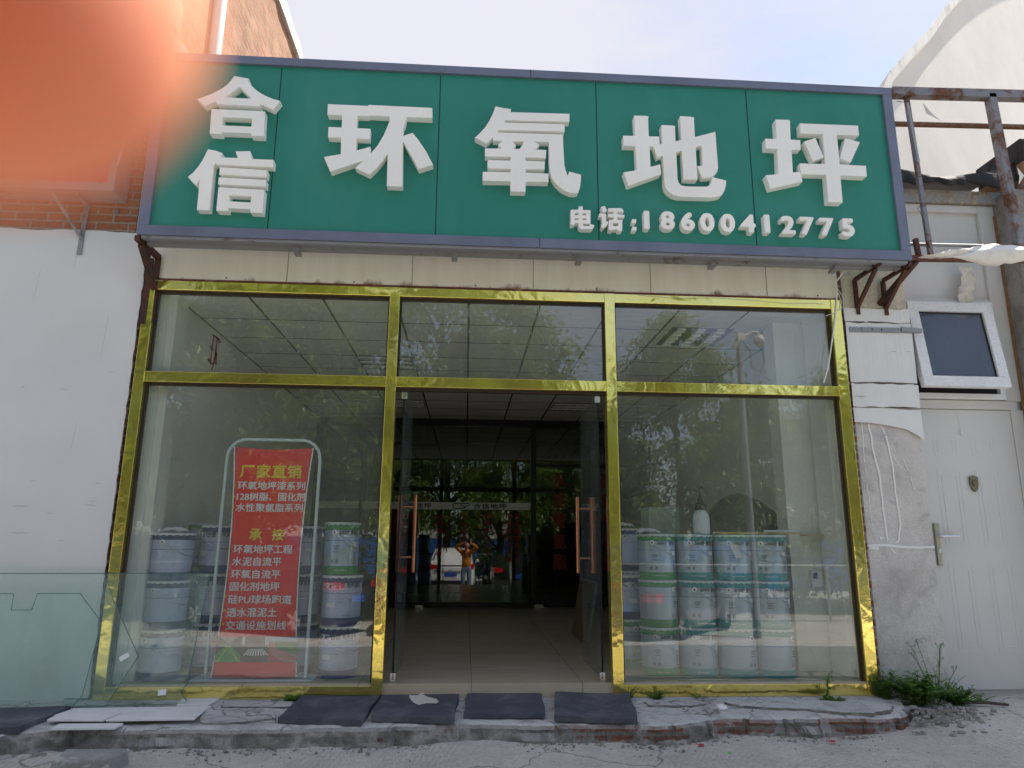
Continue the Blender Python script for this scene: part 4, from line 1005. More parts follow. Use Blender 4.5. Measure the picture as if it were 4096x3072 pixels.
    o = ro.build('felt_roof', 'felt', a, True); md = o.modifiers.new('t', 'SOLIDIFY'); md.thickness = .012
    fb = MB().box(4.60, 6.5, -.06, .5, 4.40, 4.62); fb.build('roof_upstand', 'felt', a, bev=.01)
    MB().box(4.60, 6.5, -.05, .5, 4.302, 4.398).build('fascia_board', sm('brown_board', (.30, .17, .09), .8, 0, .25, 6), a)
    # rolled rag of foil wrapping on the upper panel
    # big barrel roofed hall behind
    hl = thing('barrel_roof_hall', 'white rendered gable wall with a curved roof edge behind the door bay', 'building', (6, 3, 0))
    t_ = Vector((math.cos(R(33)), math.sin(R(33)), 0)); n_ = Vector((math.sin(R(33)), -math.cos(R(33)), 0)); p0 = Vector((4.6, 1.5, 0))
    def G(u, v):
        d = CR*((u-2048)/2791.64)-CU*((v-1536)/2791.64)+CF; tt = (p0-CAM).dot(n_)/d.dot(n_); q = CAM+d*tt; return ((q-p0).dot(t_), q.z)
    zz = lambda x, y: (2696+x/1.508, y/1.508)
    edge = [G(*zz(*p)) for p in ((1265, 495), (1400, 340), (1510, 230), (1590, 110), (1690, 0))]
    (s0, z0), (s1, z1) = edge[0], edge[-1]
    # carry the arch on beyond the frame: an arc through the traced points
    slope = (z1-edge[-2][1])/(s1-edge[-2][0])
    arch = [(s0-1.2, z0-1.75), (s0-.5, z0-.68)]+edge
    s, z, k = s1, z1, slope
    for i in range(14):
        k *= .95; s += .5; z += .5*k; arch.append((s, z))
    arch += [(2*s-a, b) for a, b in reversed(arch[:-1])]
    g = MB(); pts = [p0+t_*a+Vector((0, 0, b)) for a, b in arch]
    poly = [pts[0]*1]+pts+[pts[-1]]
    lo0, lo1 = Vector((pts[0].x, pts[0].y, -.8)), Vector((pts[-1].x, pts[-1].y, -.8))
    # wall as vertical strips, thick, facing the yard
    for q0, q1 in zip(pts, pts[1:]):
        a0, a1 = Vector((q0.x, q0.y, -.8)), Vector((q1.x, q1.y, -.8)); bk = Vector((1.2, 8, 0))
        g.add([a0, a1, q1, q0], [(0, 1, 2, 3)]); g.add([q0, q1, q1+bk, q0+bk], [(0, 1, 2, 3)])
    bk = Vector((1.2, 8, 0)); g.add([lo0, pts[0], pts[0]+bk, lo0+bk], [(0, 1, 2, 3)]); g.add([lo1, pts[-1], pts[-1]+bk, lo1+bk], [(0, 1, 2, 3)])
    g.build('gable_wall', 'gable', hl)
    ed = MB(); up = Vector((0, 0, 1))
    for q0, q1 in zip(pts, pts[1:]):
        f = n_*.11; b = Vector((1.2, 8, 0)); d = (q1-q0).normalized(); nn = (up-d*d.dot(up)).normalized()
        ed.add([q0+f-nn*.02, q1+f-nn*.02, q1+f+nn*.085, q0+f+nn*.085, q0+b-nn*.02, q1+b-nn*.02, q1+b+nn*.085, q0+b+nn*.085],
               [(0, 1, 2, 3), (3, 2, 6, 7), (0, 4, 5, 1), (4, 7, 6, 5)])
    ed.build('roof_edge', dirty('roof_edge_render', (.72, .70, .66), (.30, .26, .22), .6, 5, .8, 12, .5), hl)
right_building()
def empty_frame():
    f = thing('bare_sign_frame', 'bare rusty steel frame of a stripped sign, right of the green board', 'sign frame', (3.9, -.35, 3.3))
    Y = -.35
    MB().bar((3.25, Y, 4.80), (5.6, Y, 4.86), .07, .075).build('top_beam', 'rustframe', f)
    MB().bar((3.25, Y+.12, 4.585), (5.6, Y+.12, 4.64), .035, .03).build('mid_rail', rusty('brown_rusted_rail', (.20, .12, .08), (.20, .09, .045), .8, .2), f)
    MB().bar((3.39, Y+.01, 4.76), (3.42, Y+.01, 3.32), .032, .032).build('upright', 'rustframe', f)
    MB().bar((3.37, Y-.02, 4.70), (3.40, Y-.02, 4.15), .008, .02).build('upright_strip', 'grey_metal', f)
    MB().bar((4.13, Y, 4.82), (4.175, Y, 3.36), .07, .06).build('upright', 'rustframe', f)
    MB().tube([(3.26, Y+.05, 3.445), (5.6, Y+.05, 3.475)], .014, 10).build('bottom_rail', 'grey_metal', f)
    MB().bar((3.25, Y+.02, 3.31), (5.6, Y+.02, 3.36), .05, .04).build('lower_beam', rusty('brown_rusted_beam', (.16, .07, .05), (.16, .065, .04), .7, .1), f)
    b = MB(); b.bar((3.30, Y, 3.47), (3.31, Y, 3.33), .035, .03); b.bar((3.30, Y+.02, 3.29), (3.16, .0, 3.03), .04, .035); b.bar((3.165, .13, 3.10), (3.16, .0, 3.02), .03, .03); b.build('bracket', 'rust', f)
    w = MB(); r = random.Random(1)
    def wire(p): w.tube(p, .0022, 5)
    wire([(3.27, Y-.03, 4.70), (3.31, Y-.05, 4.68), (3.38, Y-.03, 4.71)]); wire([(3.34, Y-.02, 4.02), (3.39, Y-.03, 4.01), (3.46, Y-.02, 4.02)])
    wire([(3.37, Y-.02, 3.76), (3.33, Y-.03, 3.72), (3.36, Y-.02, 3.69), (3.38, Y-.02, 3.60), (3.37, Y-.02, 3.45), (3.42, Y-.03, 3.33)]); wire([(3.33, Y-.02, 3.78), (3.40, Y-.03, 3.77), (3.46, Y-.02, 3.79)])
    w.each('tie_wire', 'dark', f)
    # torn tarpaulin on the lower beam
    t = MB(); n, m = 44, 9
    for i in range(n+1):
        x = 3.33+2.3*i/n; s = min(1, i/9)
        for j in range(m+1):
            a = j/m; zz = 3.30+.03*(x-3.33)+.105*s*(1.0-a)-.05*a*s+.018*math.sin(x*13+a*5)*s+.012*r.uniform(-1, 1)*s
            yy = Y-.045-.05*math.sin(a*math.pi)*s-.02*math.sin(x*9+a*7)+.008*r.uniform(-1, 1)
            t.v.append((x+.05*a*math.sin(x*5), yy, zz))
    for i in range(n):
        for j in range(m): k = i*(m+1)+j; t.f.append((k, k+1, k+m+2, k+m+1))
    o = t.build('tarpaulin', 'tarp', None, True); o.modifiers.new('t', 'SOLIDIFY').thickness = .003
    tag(o, 'torn crumpled white tarpaulin hanging along the lower beam of the bare frame', 'tarpaulin')
    # a rag of torn sheet on the upper door panel
    t = MB(); n = 14
    for i in range(n+1):
        z = 3.44-.33*i/n; w = .085+.012*math.sin(i*1.7)
        for j in range(6): x = 4.03+.03*math.sin(i*.35)+(j/5-.5)*2*w*.75; t.v.append((x+r.uniform(-.004, .004), .105-.010*math.sin(j*1.3+i*.6)+r.uniform(-.004, .003), z+r.uniform(-.004, .004)))
    for i in range(n):
        for j in range(5): k = i*6+j; t.f.append((k, k+1, k+7, k+6))
    o = t.build('torn_wrapping', dirty('torn_wrapping', (.68, .65, .58), (.36, .30, .24), .7, 9, .6, 20, .6, .3, (1, 1, 1)), None); o.modifiers.new('t', 'SOLIDIFY').thickness = .003
    tag(o, 'ragged strip of dirty white wrapping hanging over the panel above the small window', 'wrapping')
    t = MB()
    for a, b, c in (((3.57, Y+.06, 4.76), (3.60, Y+.05, 4.66), (3.69, Y+.04, 4.585)), ((4.25, Y-.02, 4.14), (4.28, Y-.02, 4.06), (4.24, Y-.02, 3.98))):
        a, b, c = Vector(a), Vector(b), Vector(c); w = Vector((.022, 0, .004))
        t.add([a, b-w, b+w, c], [(0, 1, 2), (1, 3, 2)])
    o = t.each('torn_scrap', 'tarp', f)[0]; o.modifiers.new('t', 'SOLIDIFY').thickness = .002
    # facade cable running from the sign into the broken pane
    c = MB(); c.tube([(2.79, -.16, 3.25), (2.775, -.05, 3.20), (2.765, -.05, 3.05), (2.74, -.052, 2.90), (2.70, -.05, 2.72), (2.64, -.045, 2.46), (2.605, -.02, 2.34)], .0055, 8)
    c.tube([(2.78, -.05, 3.12), (2.80, -.055, 3.03), (2.79, -.06, 2.96), (2.74, -.055, 2.93), (2.66, -.05, 2.90)], .0025, 6)
    c.tube([(2.77, -.05, 3.16), (2.82, -.05, 3.08), (2.815, -.055, 2.98), (2.76, -.055, 2.955)], .0022, 6)
    c.tube([(1.10, -.044, 3.035), (1.4, -.045, 3.02), (1.75, -.046, 3.032), (2.1, -.046, 3.02), (2.35, -.046, 3.0), (2.55, -.046, 3.012), (2.66, -.048, 3.005)], .0016, 5)
    tag(c.build('power_cable', 'white_paint', None), 'cream cable hanging from the sign into the hole in the right transom pane', 'cable')
empty_frame()

# ---------------------------------------------------------------- banner stand behind the left pane
def banner():
    b = thing('banner_stand', 'red banner on a pale tube stand behind the left window pane', 'banner stand', (-1.75, .12, .075))
    Y = .12
    fr = [(-2.11, .09), (-2.105, 1.66)]+[(-2.105+.14-.14*math.cos(R(a)), 1.68+.14*math.sin(R(a))) for a in (15, 30, 45, 60, 75, 90)]+[(-1.545+.14*math.sin(R(a)), 1.68+.14*math.cos(R(a))) for a in (0, 15, 30, 45, 60, 75)]+[(-1.402, 1.66), (-1.402, .09)]
    MB().tube([(x, Y, z) for x, z in fr], .0125, 12).build('tube_frame', 'tube', b, True)
    m = MB(); m.box(-2.20, -1.34, .05, .30, .0765, .088); m.build('base_plate', 'tube', b, bev=.003)
    # cloth pulled in at the waist and slack between its four eyelets
    n, mm = 40, 14; m = MB()
    def edge(t):   # left and right x at height fraction t from the bottom
        w = 1-(2*t-1)**2
        return -2.052+.040*w-.012*(1-t), -1.448-.040*w-.006*(1-t)
    def cloth(x, z):
        t = (z-.10)/1.66; l, r_ = edge(t); u = (x-l)/(r_-l)
        return Y-.030+.010*math.sin(math.pi*u)*math.sin(math.pi*t)+.003*math.sin(9*u+4*t)*math.sin(math.pi*u)
    for i in range(n+1):
        t = i/n; l, r_ = edge(t)
        for j in range(mm+1):
            u = j/mm; x = l+(r_-l)*u; z = .10+1.66*t-(.018*math.sin(math.pi*u) if i == n else 0)
            m.v.append((x, cloth(x, z), z))
    for i in range(n):
        for j in range(mm): k = i*(mm+1)+j; m.f.append((k, k+1, k+mm+2, k+mm+1))
    o = m.build('banner', 'banner_red', b, True); o.modifiers.new('t', 'SOLIDIFY').thickness = .0015
    w = MB()
    for i in range(n):
        for s in (0, 1):
            q = []
            for ii in (i, i+1):
                t = ii/n; l, r_ = edge(t); x = (l, r_)[s]; z = .10+1.66*t
                q += [(x, cloth(x, z)-.003, z), (x+(.009, -.009)[s], cloth(x, z)-.003, z)]
            w.add(q, [(0, 1, 3, 2)])
    w.each('white_border', 'white', o)
    fn = lambda x, z, oo: (x, cloth(x, z)-.004-oo, z)
    y_ = MB(); fit_text(y_, '厂家直销', -1.985, 1.525, .455, .100, fn, .03, 0, 0, 1.1); fit_text(y_, '承', -1.880, 1.062, .088, .082, fn, .03); fit_text(y_, '接', -1.715, 1.062, .088, .082, fn, .03)
    st = MB()
    for k, z in enumerate((1.465, 1.378, 1.298, .66, .56, .465)): 
        pts = []
        for a in range(10): rr = .012 if a % 2 == 0 else .005; pts.append((-2.018+.002*k+rr*math.sin(a*math.pi/5), z+rr*math.cos(a*math.pi/5)))
        y_.add([fn(x, zz, 0) for x, zz in pts], [tuple(range(10))])
    y_.build('yellow_lettering', 'yellow', o)
    m = MB()
    for s, x, z, ww in (('环氧地坪漆系列', -1.995, 1.435, .50), ('128树脂、固化剂', -1.995, 1.352, .505), ('水性聚氨脂系列', -1.995, 1.270, .495),
                       ('环氧地坪工程', -1.985, .965, .43), ('水泥自流平', -1.985, .875, .355), ('环氧自流平', -1.985, .785, .355), ('固化剂地坪', -1.985, .697, .355),
                       ('硅PU球场跑道', -1.990, .606, .455), ('透水混泥土', -1.990, .515, .355), ('交通设施划线', -1.990, .425, .43)):
        fit_text(m, s, x, z, ww, .062, fn, .022)
    m.build('white_lettering', 'white', o)
    # three printed pictures: green workshop floor, zebra crossing, running track
    z0, z1 = .205, .378; xs = (-2.045, -1.865, -1.672, -1.462)
    def pic(k, name, col): 
        q = MB(); nn = 6
        for i in range(nn+1): x = xs[k]+(xs[k+1]-xs[k])*i/nn; q.v += [fn(x, z0, 0), fn(x, z1, 0)]
        for i in range(nn): q.f.append((2*i, 2*i+2, 2*i+3, 2*i+1))
        return q.build(name, col, o)
    def P(x, z): return Vector(fn(x, z, .0008))
    def shape(parent, name, col, polys, rough=.5):
        q = MB()
        for p in polys: q.add([P(x, z) for x, z in p], [tuple(range(len(p)))])
        q.build(name, sm(col[0], col[1], rough, 0, .05), parent)
    a = pic(0, 'workshop_picture', sm('print_dark_hall', (.03, .05, .05), .5))
    cx = -1.955; hz = .315
    shape(a, 'green_floor', ('print_green', (.04, .34, .07)), [[(xs[0]+.002, z0), (xs[1]-.002, z0), (xs[1]-.002, z0+.05), (cx+.02, hz), (cx-.02, hz), (xs[0]+.002, z0+.05)]])
    q = MB()
    for p in ([(cx-.075, z0+.002), (cx-.065, z0+.002), (cx-.004, hz-.002), (cx-.006, hz-.002)], [(cx+.065, z0+.012), (cx+.075, z0+.012), (cx+.006, hz-.002), (cx+.004, hz-.002)]): q.add([Vector(fn(x, z, .0016)) for x, z in p], [(0, 1, 2, 3)])
    q.build('yellow_floor_line', 'yellow', a)
    q = MB()
    for i in range(5): zz = hz+.022+i*.008; x = .010+.013*i; q.add([Vector(fn(cx+dx, zz+dz, .0016)) for dx, dz in ((-x, 0), (x, 0), (x, .003), (-x, .003))], [(0, 1, 2, 3)])
    q.build('hall_lamp', 'white', a)
    a = pic(1, 'crossing_picture', sm('print_grey_road', (.09, .09, .09), .5))
    shape(a, 'pale_sky', ('print_sky', (.58, .60, .58)), [[(xs[1]+.001, hz+.005), (xs[2]-.001, hz+.005), (xs[2]-.001, z1), (xs[1]+.001, z1)]])
    q = MB(); cx = (xs[1]+xs[2])/2+.01
    for i in range(-4, 5):
        q.add([Vector(fn(cx+i*w+d*w*.5, zz, .0016)) for w, zz, d in ((.021, z0+.045, -.6), (.021, z0+.045, .6), (.011, z0+.09, .6), (.011, z0+.09, -.6))], [(0, 1, 2, 3)])
    q.build('zebra_stripe', 'white', a)
    a = pic(2, 'track_picture', sm('print_track_red', (.42, .055, .05), .5))
    shape(a, 'sky_strip', ('print_sky_blue', (.35, .48, .62)), [[(xs[2]+.001, z1-.035), (xs[3]-.001, z1-.035), (xs[3]-.001, z1), (xs[2]+.001, z1)]])
    shape(a, 'green_field', ('print_grass', (.05, .22, .05)), [[(xs[2]+.055, z1-.036), (xs[2]+.045, z1-.055), (xs[2]+.062, z1-.085), (xs[2]+.10, z0+.075), (xs[2]+.15, z0+.055), (xs[3]-.001, z0+.046), (xs[3]-.001, z1-.036)]])
    q = MB()
    for k in range(6):
        d = .008+.0125*k; ribbon(q, [(xs[2]+.05-d*.75, z1-.036), (xs[2]+.043-d*.75, z1-.06), (xs[2]+.062-d*.5, z1-.085-d*.45), (xs[2]+.11, max(z0+.002, z0+.066-d*.95)), (xs[3]-.004, max(z0+.002, z0+.045-d))], .0016, lambda x, z, oo: fn(x, z, .0016))
    q.build('track_line', 'white', a)
    e = MB()
    for x, z in ((-2.035, 1.735), (-1.465, 1.735), (-2.045, .125), (-1.455, .125)):
        e.add([Vector(fn(x+.007*math.cos(t*.785), z+.007*math.sin(t*.785), .003)) for t in range(8)], [tuple(range(8))])
    e.each('eyelet', 'dark', o)
    e = MB()
    for x, z, x2, z2 in ((-2.035, 1.735, -2.07, 1.765), (-1.465, 1.735, -1.43, 1.775), (-2.045, .125, -2.11, .13), (-1.455, .125, -1.405, .13)): e.tube([fn(x, z, .004), (x2, Y, z2)], .0018, 5)
    e.each('tie', 'white', o)
banner()

# ---------------------------------------------------------------- paint buckets
def bucket(kind, hgt, label, group, text='satisfy'):
    body, band = {'green': ('bucket', 'bgreen'), 'teal': ('bucket', 'bteal'), 'csp': ('csp', 'navy'), 'plain': ('csp', 'navy')}[kind]
    r = .146; b = thing('paint_bucket', label, 'paint bucket', (0, 0, 0), group)
    h = hgt
    MB().lathe([(r-.006, .002), (r-.004, h*.02), (r-.002, h*.34), (r, h*.70), (r+.002, h*.705), (r+.002, h*.715), (r, h*.72), (r+.001, h*.87), (r+.004, h*.875), (r+.004, h*.885), (r, h*.89), (r+.001, h*.955)], n=40).build('bucket_body', body, b, True)
    MB().lathe([(r-.0045, .001), (r-.0025, h*.02), (r-.0006, h*.165)], n=40).build('colour_band', band, b, True)
    if kind in ('csp', 'plain'):
        MB().lathe([(r+.0016, h*.845), (r+.0052, h*.865), (r+.0052, h*.886), (r+.0026, h*.955)], n=40, cap=False).build('colour_band', 'navy', b, True)
    else: MB().lathe([(r+.0016, h*.842), (r+.0052, h*.866), (r+.0052, h*.887), (r+.0026, h*.955)], n=40, cap=False).build('colour_band', band, b, True)
    MB().lathe([(r+.0022, h*.640), (r+.0022, h*.648)], n=40, cap=False).build('thin_line', 'navy', b)
    # lid with the crimped tabs turned down over the rim
    l = MB(); l.lathe([(r+.003, h*.95), (r+.008, h*.955), (r+.009, h*.975), (r+.005, h*.988), (r-.012, h*.99), (r-.014, h*.972), (.001, h*.974)], n=40)
    lid = l.build('lid', {'green': 'tube', 'teal': 'tube', 'csp': 'white', 'plain': 'white'}[kind], b, True)
    t = MB(); nn = 20
    for k in range(nn):
        a = 2*math.pi*k/nn
        pts = []
        for u, v in ((-.45, 0), (-.45, -.5), (-.25, -.92), (0, -1), (.25, -.92), (.45, -.5), (.45, 0)):
            th = a+u*2*math.pi/nn*.92; rr = r+.0095-(.003 if v < -.4 else 0)
            pts.append((rr*math.sin(th), -rr*math.cos(th), h*.970+v*h*.034))
        t.add(pts, [tuple(range(7))])
    t.build('lid_tab', 'white' if kind in ('csp', 'plain') else 'tube', lid)
    # bail handle resting against the front
    for s in (-1, 1):
        e = MB(); e.lathe([(.019, 0), (.019, .006), (.012, .009)], n=16); a = R(-28 if s < 0 else 152)
        e.xf(lambda v: Vector((((r+v.z)*math.sin(a)+v.x*math.cos(a)), -(r+v.z)*math.cos(a)+v.x*math.sin(a), h*.80+v.y))); eo = e.build('handle_ear', 'white' if s < 0 else 'tube', b, True)
        e = MB(); e.ball(((r+.009)*math.sin(a), -(r+.009)*math.cos(a), h*.80), .007, 8, 6); e.build('rivet', 'black', eo)
    w = []
    for i in range(15):
        q = i/14; a = R(-28+180*q); rr = r+.012; w.append((rr*math.sin(a), -rr*math.cos(a), h*.80-h*.30*math.sin(math.pi*q)))
    MB().tube(w, .0022, 6).build('handle', 'chrome', b, True)
    if kind != 'plain':
        fn = cyl(r+.002); m = MB()
        if kind == 'csp':
            csp(m, -.130, h*.748, .042, fn); fit_text(m, '合信', -.004, h*.745, .072, .042, fn, .03); fit_text(m, '地坪涂料', .082, h*.748, .120, .039, fn, .02)
            fit_text(m, '产品名称', .02, h*.46, .04, .010, fn); fit_text(m, '合信地坪材料', .055, h*.20, .06, .010, fn)
        else:
            fit_text(m, 'Satisfy', -.036, h*.735, .090, .044, fn, .022, .45); fit_text(m, '赛特凡', .064, h*.745, .078, .036, fn, .024)
            fit_text(m, '涂装地坪涂料', .185, h*.757, .10, .028, fn, .016); fit_text(m, '水性环氧涂料', -.080, h*.52, .05, .010, fn, .006); fit_text(m, '地坪面漆', -.075, h*.475, .036, .010, fn, .006); fit_text(m, '净含量 20KG', -.08, h*.42, .05, .008, fn, .004)
            for k in range(5): fit_text(m, '使用说明书', .105, h*(.40-.045*k), .032, .007, fn, .003)
            for x in (-.095, -.055):
                ribbon(m, [(x, h*.22), (x+.02, h*.22), (x+.02, h*.30), (x, h*.30)], .002, fn, True); ribbon(m, [(x+.006, h*.235), (x+.006, h*.28)], .004, fn); ribbon(m, [(x+.014, h*.235), (x+.014, h*.28)], .004, fn)
        m.build('label_print', 'black', b)
        s = MB()
        if kind == 'csp': q = (-.075, .0, h*.36, h*.46)
        else: q = (.095, .135, h*.52, h*.62); fit_text(s, 'http://www.cspbuding.com', -.06, h*.075, .10, .012, cyl(r+.003), .004)
        n0 = len(s.v)
        for i in range(7): x = q[0]+(q[1]-q[0])*i/6; s.v += [cyl(r+.0022)(x, q[2], 0), cyl(r+.0022)(x, q[3], 0)]
        for i in range(6): s.f.append((n0+2*i, n0+2*i+2, n0+2*i+3, n0+2*i+1))
        s.build('white_sticker', 'white', b)
    return b
GR, GL = 'paint buckets stacked behind the right pane', 'paint buckets stacked behind the left pane'
FZ = .0765
hR, hL = .353, .366
pg = bucket('green', hR, 'x', GR); pt = bucket('teal', hR, 'x', GR); pc = bucket('csp', hL, 'x', GL); pp = bucket('plain', .345, 'x', GL)
used = set()
def place(proto, x, y, z, label, rot=0, sc=None, group=None):
    if proto.name not in used:
        used.add(proto.name); proto.location = (x, y, z); proto['label'] = label; proto.rotation_euler = (0, 0, R(rot))
        if sc: proto.scale = sc
        return proto
    return copy_thing(proto, (x, y, z), label, R(rot), sc, group)
lev = ('bottom', 'middle', 'top')
colz = (('green banded silver paint bucket, {} of the banded stack beside the doorway', pg, 1.272, .33),
        ('teal banded silver paint bucket, {} of the stack under the pump sprayer', pt, 1.572, .31),
        ('teal banded silver paint bucket, {} of the stack with the yellowed paper note', pt, 1.862, .26),
        ('teal banded silver paint bucket, {} of the stack beside the wall box', pt, 2.142, .225))
rr = random.Random(11)
for c, (lab, pr, x, y) in enumerate(colz):
    for l in range(3):
        turn = (0, 4, -6, 3)[c]+rr.uniform(-6, 6)
        if (c, l) in ((0, 1), (2, 0), (3, 0)): turn += 62
        if (c, l) == (3, 2): turn += -14
        place(pr, x+rr.uniform(-.006, .006)+(.012*l if c == 3 else 0)*0, y, FZ+l*hR, lab.format(lev[l]), turn)
for l in range(3): place(pc, 1.235, 1.12, FZ+l*.375, ('blue and white paint bucket, {} of the rear stack behind the green banded buckets').format(lev[l]), 120+30*l, None, GR)
place(pg, 1.115, .74, FZ, 'green banded bucket on the floor, behind the green banded stack', 40, (.95, .95, 1.05), GR)
place(pc, 1.125, .74, FZ+.372, 'blue and white bucket standing on a single green banded one', 20, (.95, .95, .95), GR)
for l in range(2): place(pc, -1.20, .275, FZ+l*hL, 'blue and white paint bucket, {} of the stack between banner and doorway'.format(lev[l]), -14+4*l)
place(pg, -1.225, .29, FZ+2*hL, 'green paint bucket topping the blue and white stack between banner and doorway', 12, (.90, .90, 1.12), GL)
for l in range(3): place(pc, -1.555, .47, FZ+l*hL, 'blue and white paint bucket, {} of the stack half hidden behind the banner'.format(lev[l]), -40+3*l)
for l in range(3): place(pc, -2.205, .46, FZ+l*hL, 'blue and white paint bucket, {} of the stack between banner and far bucket stack'.format(lev[l]), -34+5*l)
for l in range(3): place(pp, -2.475, .22, FZ+l*.345, 'plain blue and white bucket, {} of the stack behind the glass sheets'.format(lev[l]), 10*l)
for l in range(3): place(pg, -2.46, .85, FZ+l*.375, 'green banded paint bucket, {} of the rear stack behind the banner stand side'.format(lev[l]), 15*l, (1, 1, 1.06), GL)
def on_buckets():
    top = FZ+3*hR
    s = thing('pressure_sprayer', 'white hand pump sprayer standing on the second stack of buckets from the door', 'sprayer', (1.63, .26, top))
    c = (1.628, .26, top+.001)
    MB().lathe([(.062, 0), (.066, .01), (.066, .12), (.060, .155), (.040, .185), (.030, .195)], c, 28).build('bottle', 'plastic', s, True)
    MB().lathe([(.044, .190), (.047, .20), (.047, .225), (.036, .24), (.020, .25), (.018, .285)], c, 24).build('collar', 'black_alu', s, True)
    m = MB().tube([(c[0], c[1], c[2]+.28), (c[0], c[1], c[2]+.37)], .006, 10).box(c[0]-.026, c[0]+.026, c[1]-.01, c[1]+.01, c[2]+.365, c[2]+.382)
    m.build('pump_handle', 'black_alu', s)
    m = MB().tube([(c[0]-.03, c[1], c[2]+.215), (c[0]-.08, c[1]-.01, c[2]+.23), (c[0]-.095, c[1]-.012, c[2]+.225)], .007, 8); m.build('nozzle', 'black_alu', s)
    m = MB(); m.bar((1.70, .20, top+.012), (2.40, .16, top+.008), .025, .01); tag(m.build('wooden_lath', 'wood', None), 'thin wooden lath laid flat across the right stacks of buckets', 'lath')
    m = MB(); m.bar((1.66, .30, top+.015), (2.36, .28, top+.024), .018, .008); tag(m.build('wooden_lath', 'kraft', None), 'brown lath laid behind the pale one across the bucket tops', 'lath')
    m = MB(); m.tube([(2.12, .21, top+.026), (2.40, .20, top+.026)], .009, 10); tag(m.build('roller_rod', 'white', None, True), 'short white rod lying on the rightmost bucket stack', 'rod')
    m = MB(); m.bar((2.50, .34, 1.135), (2.655, .34, 1.135), .10, .012); tag(m.build('wooden_shelf', 'wood', None), 'small pale wooden ledge on the inner pilaster', 'ledge')
    # yellow and white film scraps on lids
    r = random.Random(6)
    def rag(name, cx, cyy, z, w, d, h, mat, label, seed):
        rr_ = random.Random(seed); m = MB(); n = 9
        for i in range(n+1):
            for j in range(n+1):
                u, v = i/n-.5, j/n-.5; e = 1-(abs(2*u)**2+abs(2*v)**2)/2
                m.v.append((cx+u*w+rr_.uniform(-.1, .1)*w*.3, cyy+v*d+rr_.uniform(-.1, .1)*d*.3, z+.004+max(0, h*e*(.4+.6*rr_.random()))))
        for i in range(n):
            for j in range(n): k = i*(n+1)+j; m.f.append((k, k+1, k+n+2, k+n+1))
        o = m.build(name, mat, None); o.modifiers.new('t', 'SOLIDIFY').thickness = .002; tag(o, label, 'scrap')
    rag('film_scrap', 1.20, .30, top, .17, .16, .05, 'tarp', 'crumpled white bag on the top bucket nearest the door', 1)
    rag('film_scrap', 1.15, 1.05, FZ+3*.375, .20, .16, .05, 'tarp', 'crumpled white bag on the rear blue and white stack by the door', 2)
    rag('paint_skin', 1.87, .20, top, .20, .14, .015, 'yellow', 'patch of dried yellow paint on the third top bucket from the door', 3)
    rag('film_scrap', -2.47, .2, FZ+3*.345, .16, .16, .05, 'tarp', 'crumpled white bag on the leftmost bucket stack', 4)
    m = MB(); n = 10
    for i in range(n+1):
        t = i/n; x = 1.80+.085*t*.35+(.020*t*t); z = top-.045-.135*t
        for dx in (0, .062):
            xx = x+dx-.015; yy = .26-math.sqrt(max(0, .151**2-(xx-1.862)**2))-.012-.006*t; m.v.append((xx, yy, z-dx*.12))
    for i in range(n): m.f.append((2*i, 2*i+1, 2*i+3, 2*i+2))
    m.f = m.f[2:]
    o = m.build('paper_note', 'paper', None); o.modifiers.new('t', 'SOLIDIFY').thickness = .0012; tag(o, 'yellowed paper note hanging on the third top bucket from the door', 'paper note')
    # black domed sheet behind the stacks
    d = MB(); n = 24; prof = [(1.72, 1.0), (1.80, 1.19), (1.90, 1.34), (2.0, 1.44), (2.10, 1.495), (2.18, 1.505), (2.28, 1.48), (2.38, 1.43), (2.48, 1.36), (2.56, 1.26), (2.60, 1.14), (2.61, 1.0)]
    vs = []
    k = len(prof)
    for j in range(7):
        a = j/6; sh = 1-.25*abs(2*a-1)**2; y = .62+.42*a
        vs += [(2.17+(x-2.17)*(.8+.2*sh), y, .3+(z-.3)*sh) for x, z in prof]
    fs = [(j*k+i, j*k+i+1, (j+1)*k+i+1, (j+1)*k+i) for j in range(6) for i in range(k-1)]
    fs += [tuple(range(k)), tuple(6*k+i for i in reversed(range(k)))]
    d.add(vs, fs)
    d.v = [(x, y, max(z, 1.135)) for x, y, z in d.v]
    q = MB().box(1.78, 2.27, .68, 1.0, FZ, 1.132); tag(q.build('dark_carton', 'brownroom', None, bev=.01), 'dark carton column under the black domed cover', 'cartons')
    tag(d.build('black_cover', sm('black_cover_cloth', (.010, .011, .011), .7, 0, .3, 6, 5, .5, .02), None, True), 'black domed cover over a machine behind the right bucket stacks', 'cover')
    c = MB(); c.lathe([(.115, 0), (.12, .02), (.118, .24), (.11, .26)], (-2.06, .95, 1.18), 24); o = c.build('kraft_drum', 'kraft', None, True)
    tag(o, 'brown cardboard drum on the pallet stack behind the red banner', 'drum')
    q = MB().box(-2.24, -1.86, .80, 1.10, FZ, 1.179); tag(q.build('carton_stack', 'kraft', None, bev=.01), 'brown carton pile behind the left bucket stacks', 'cartons')
    g = MB(); g.box(1.38, 1.66, .95, 1.25, 1.12, 1.38); 
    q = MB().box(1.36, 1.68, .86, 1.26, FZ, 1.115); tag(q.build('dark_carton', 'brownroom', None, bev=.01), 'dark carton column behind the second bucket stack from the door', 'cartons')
    tag(g.build('pale_carton', sm('pale_green_carton', (.30, .36, .31), .7), None, bev=.006), 'pale green carton on the dark one behind the sprayer', 'carton')
on_buckets()

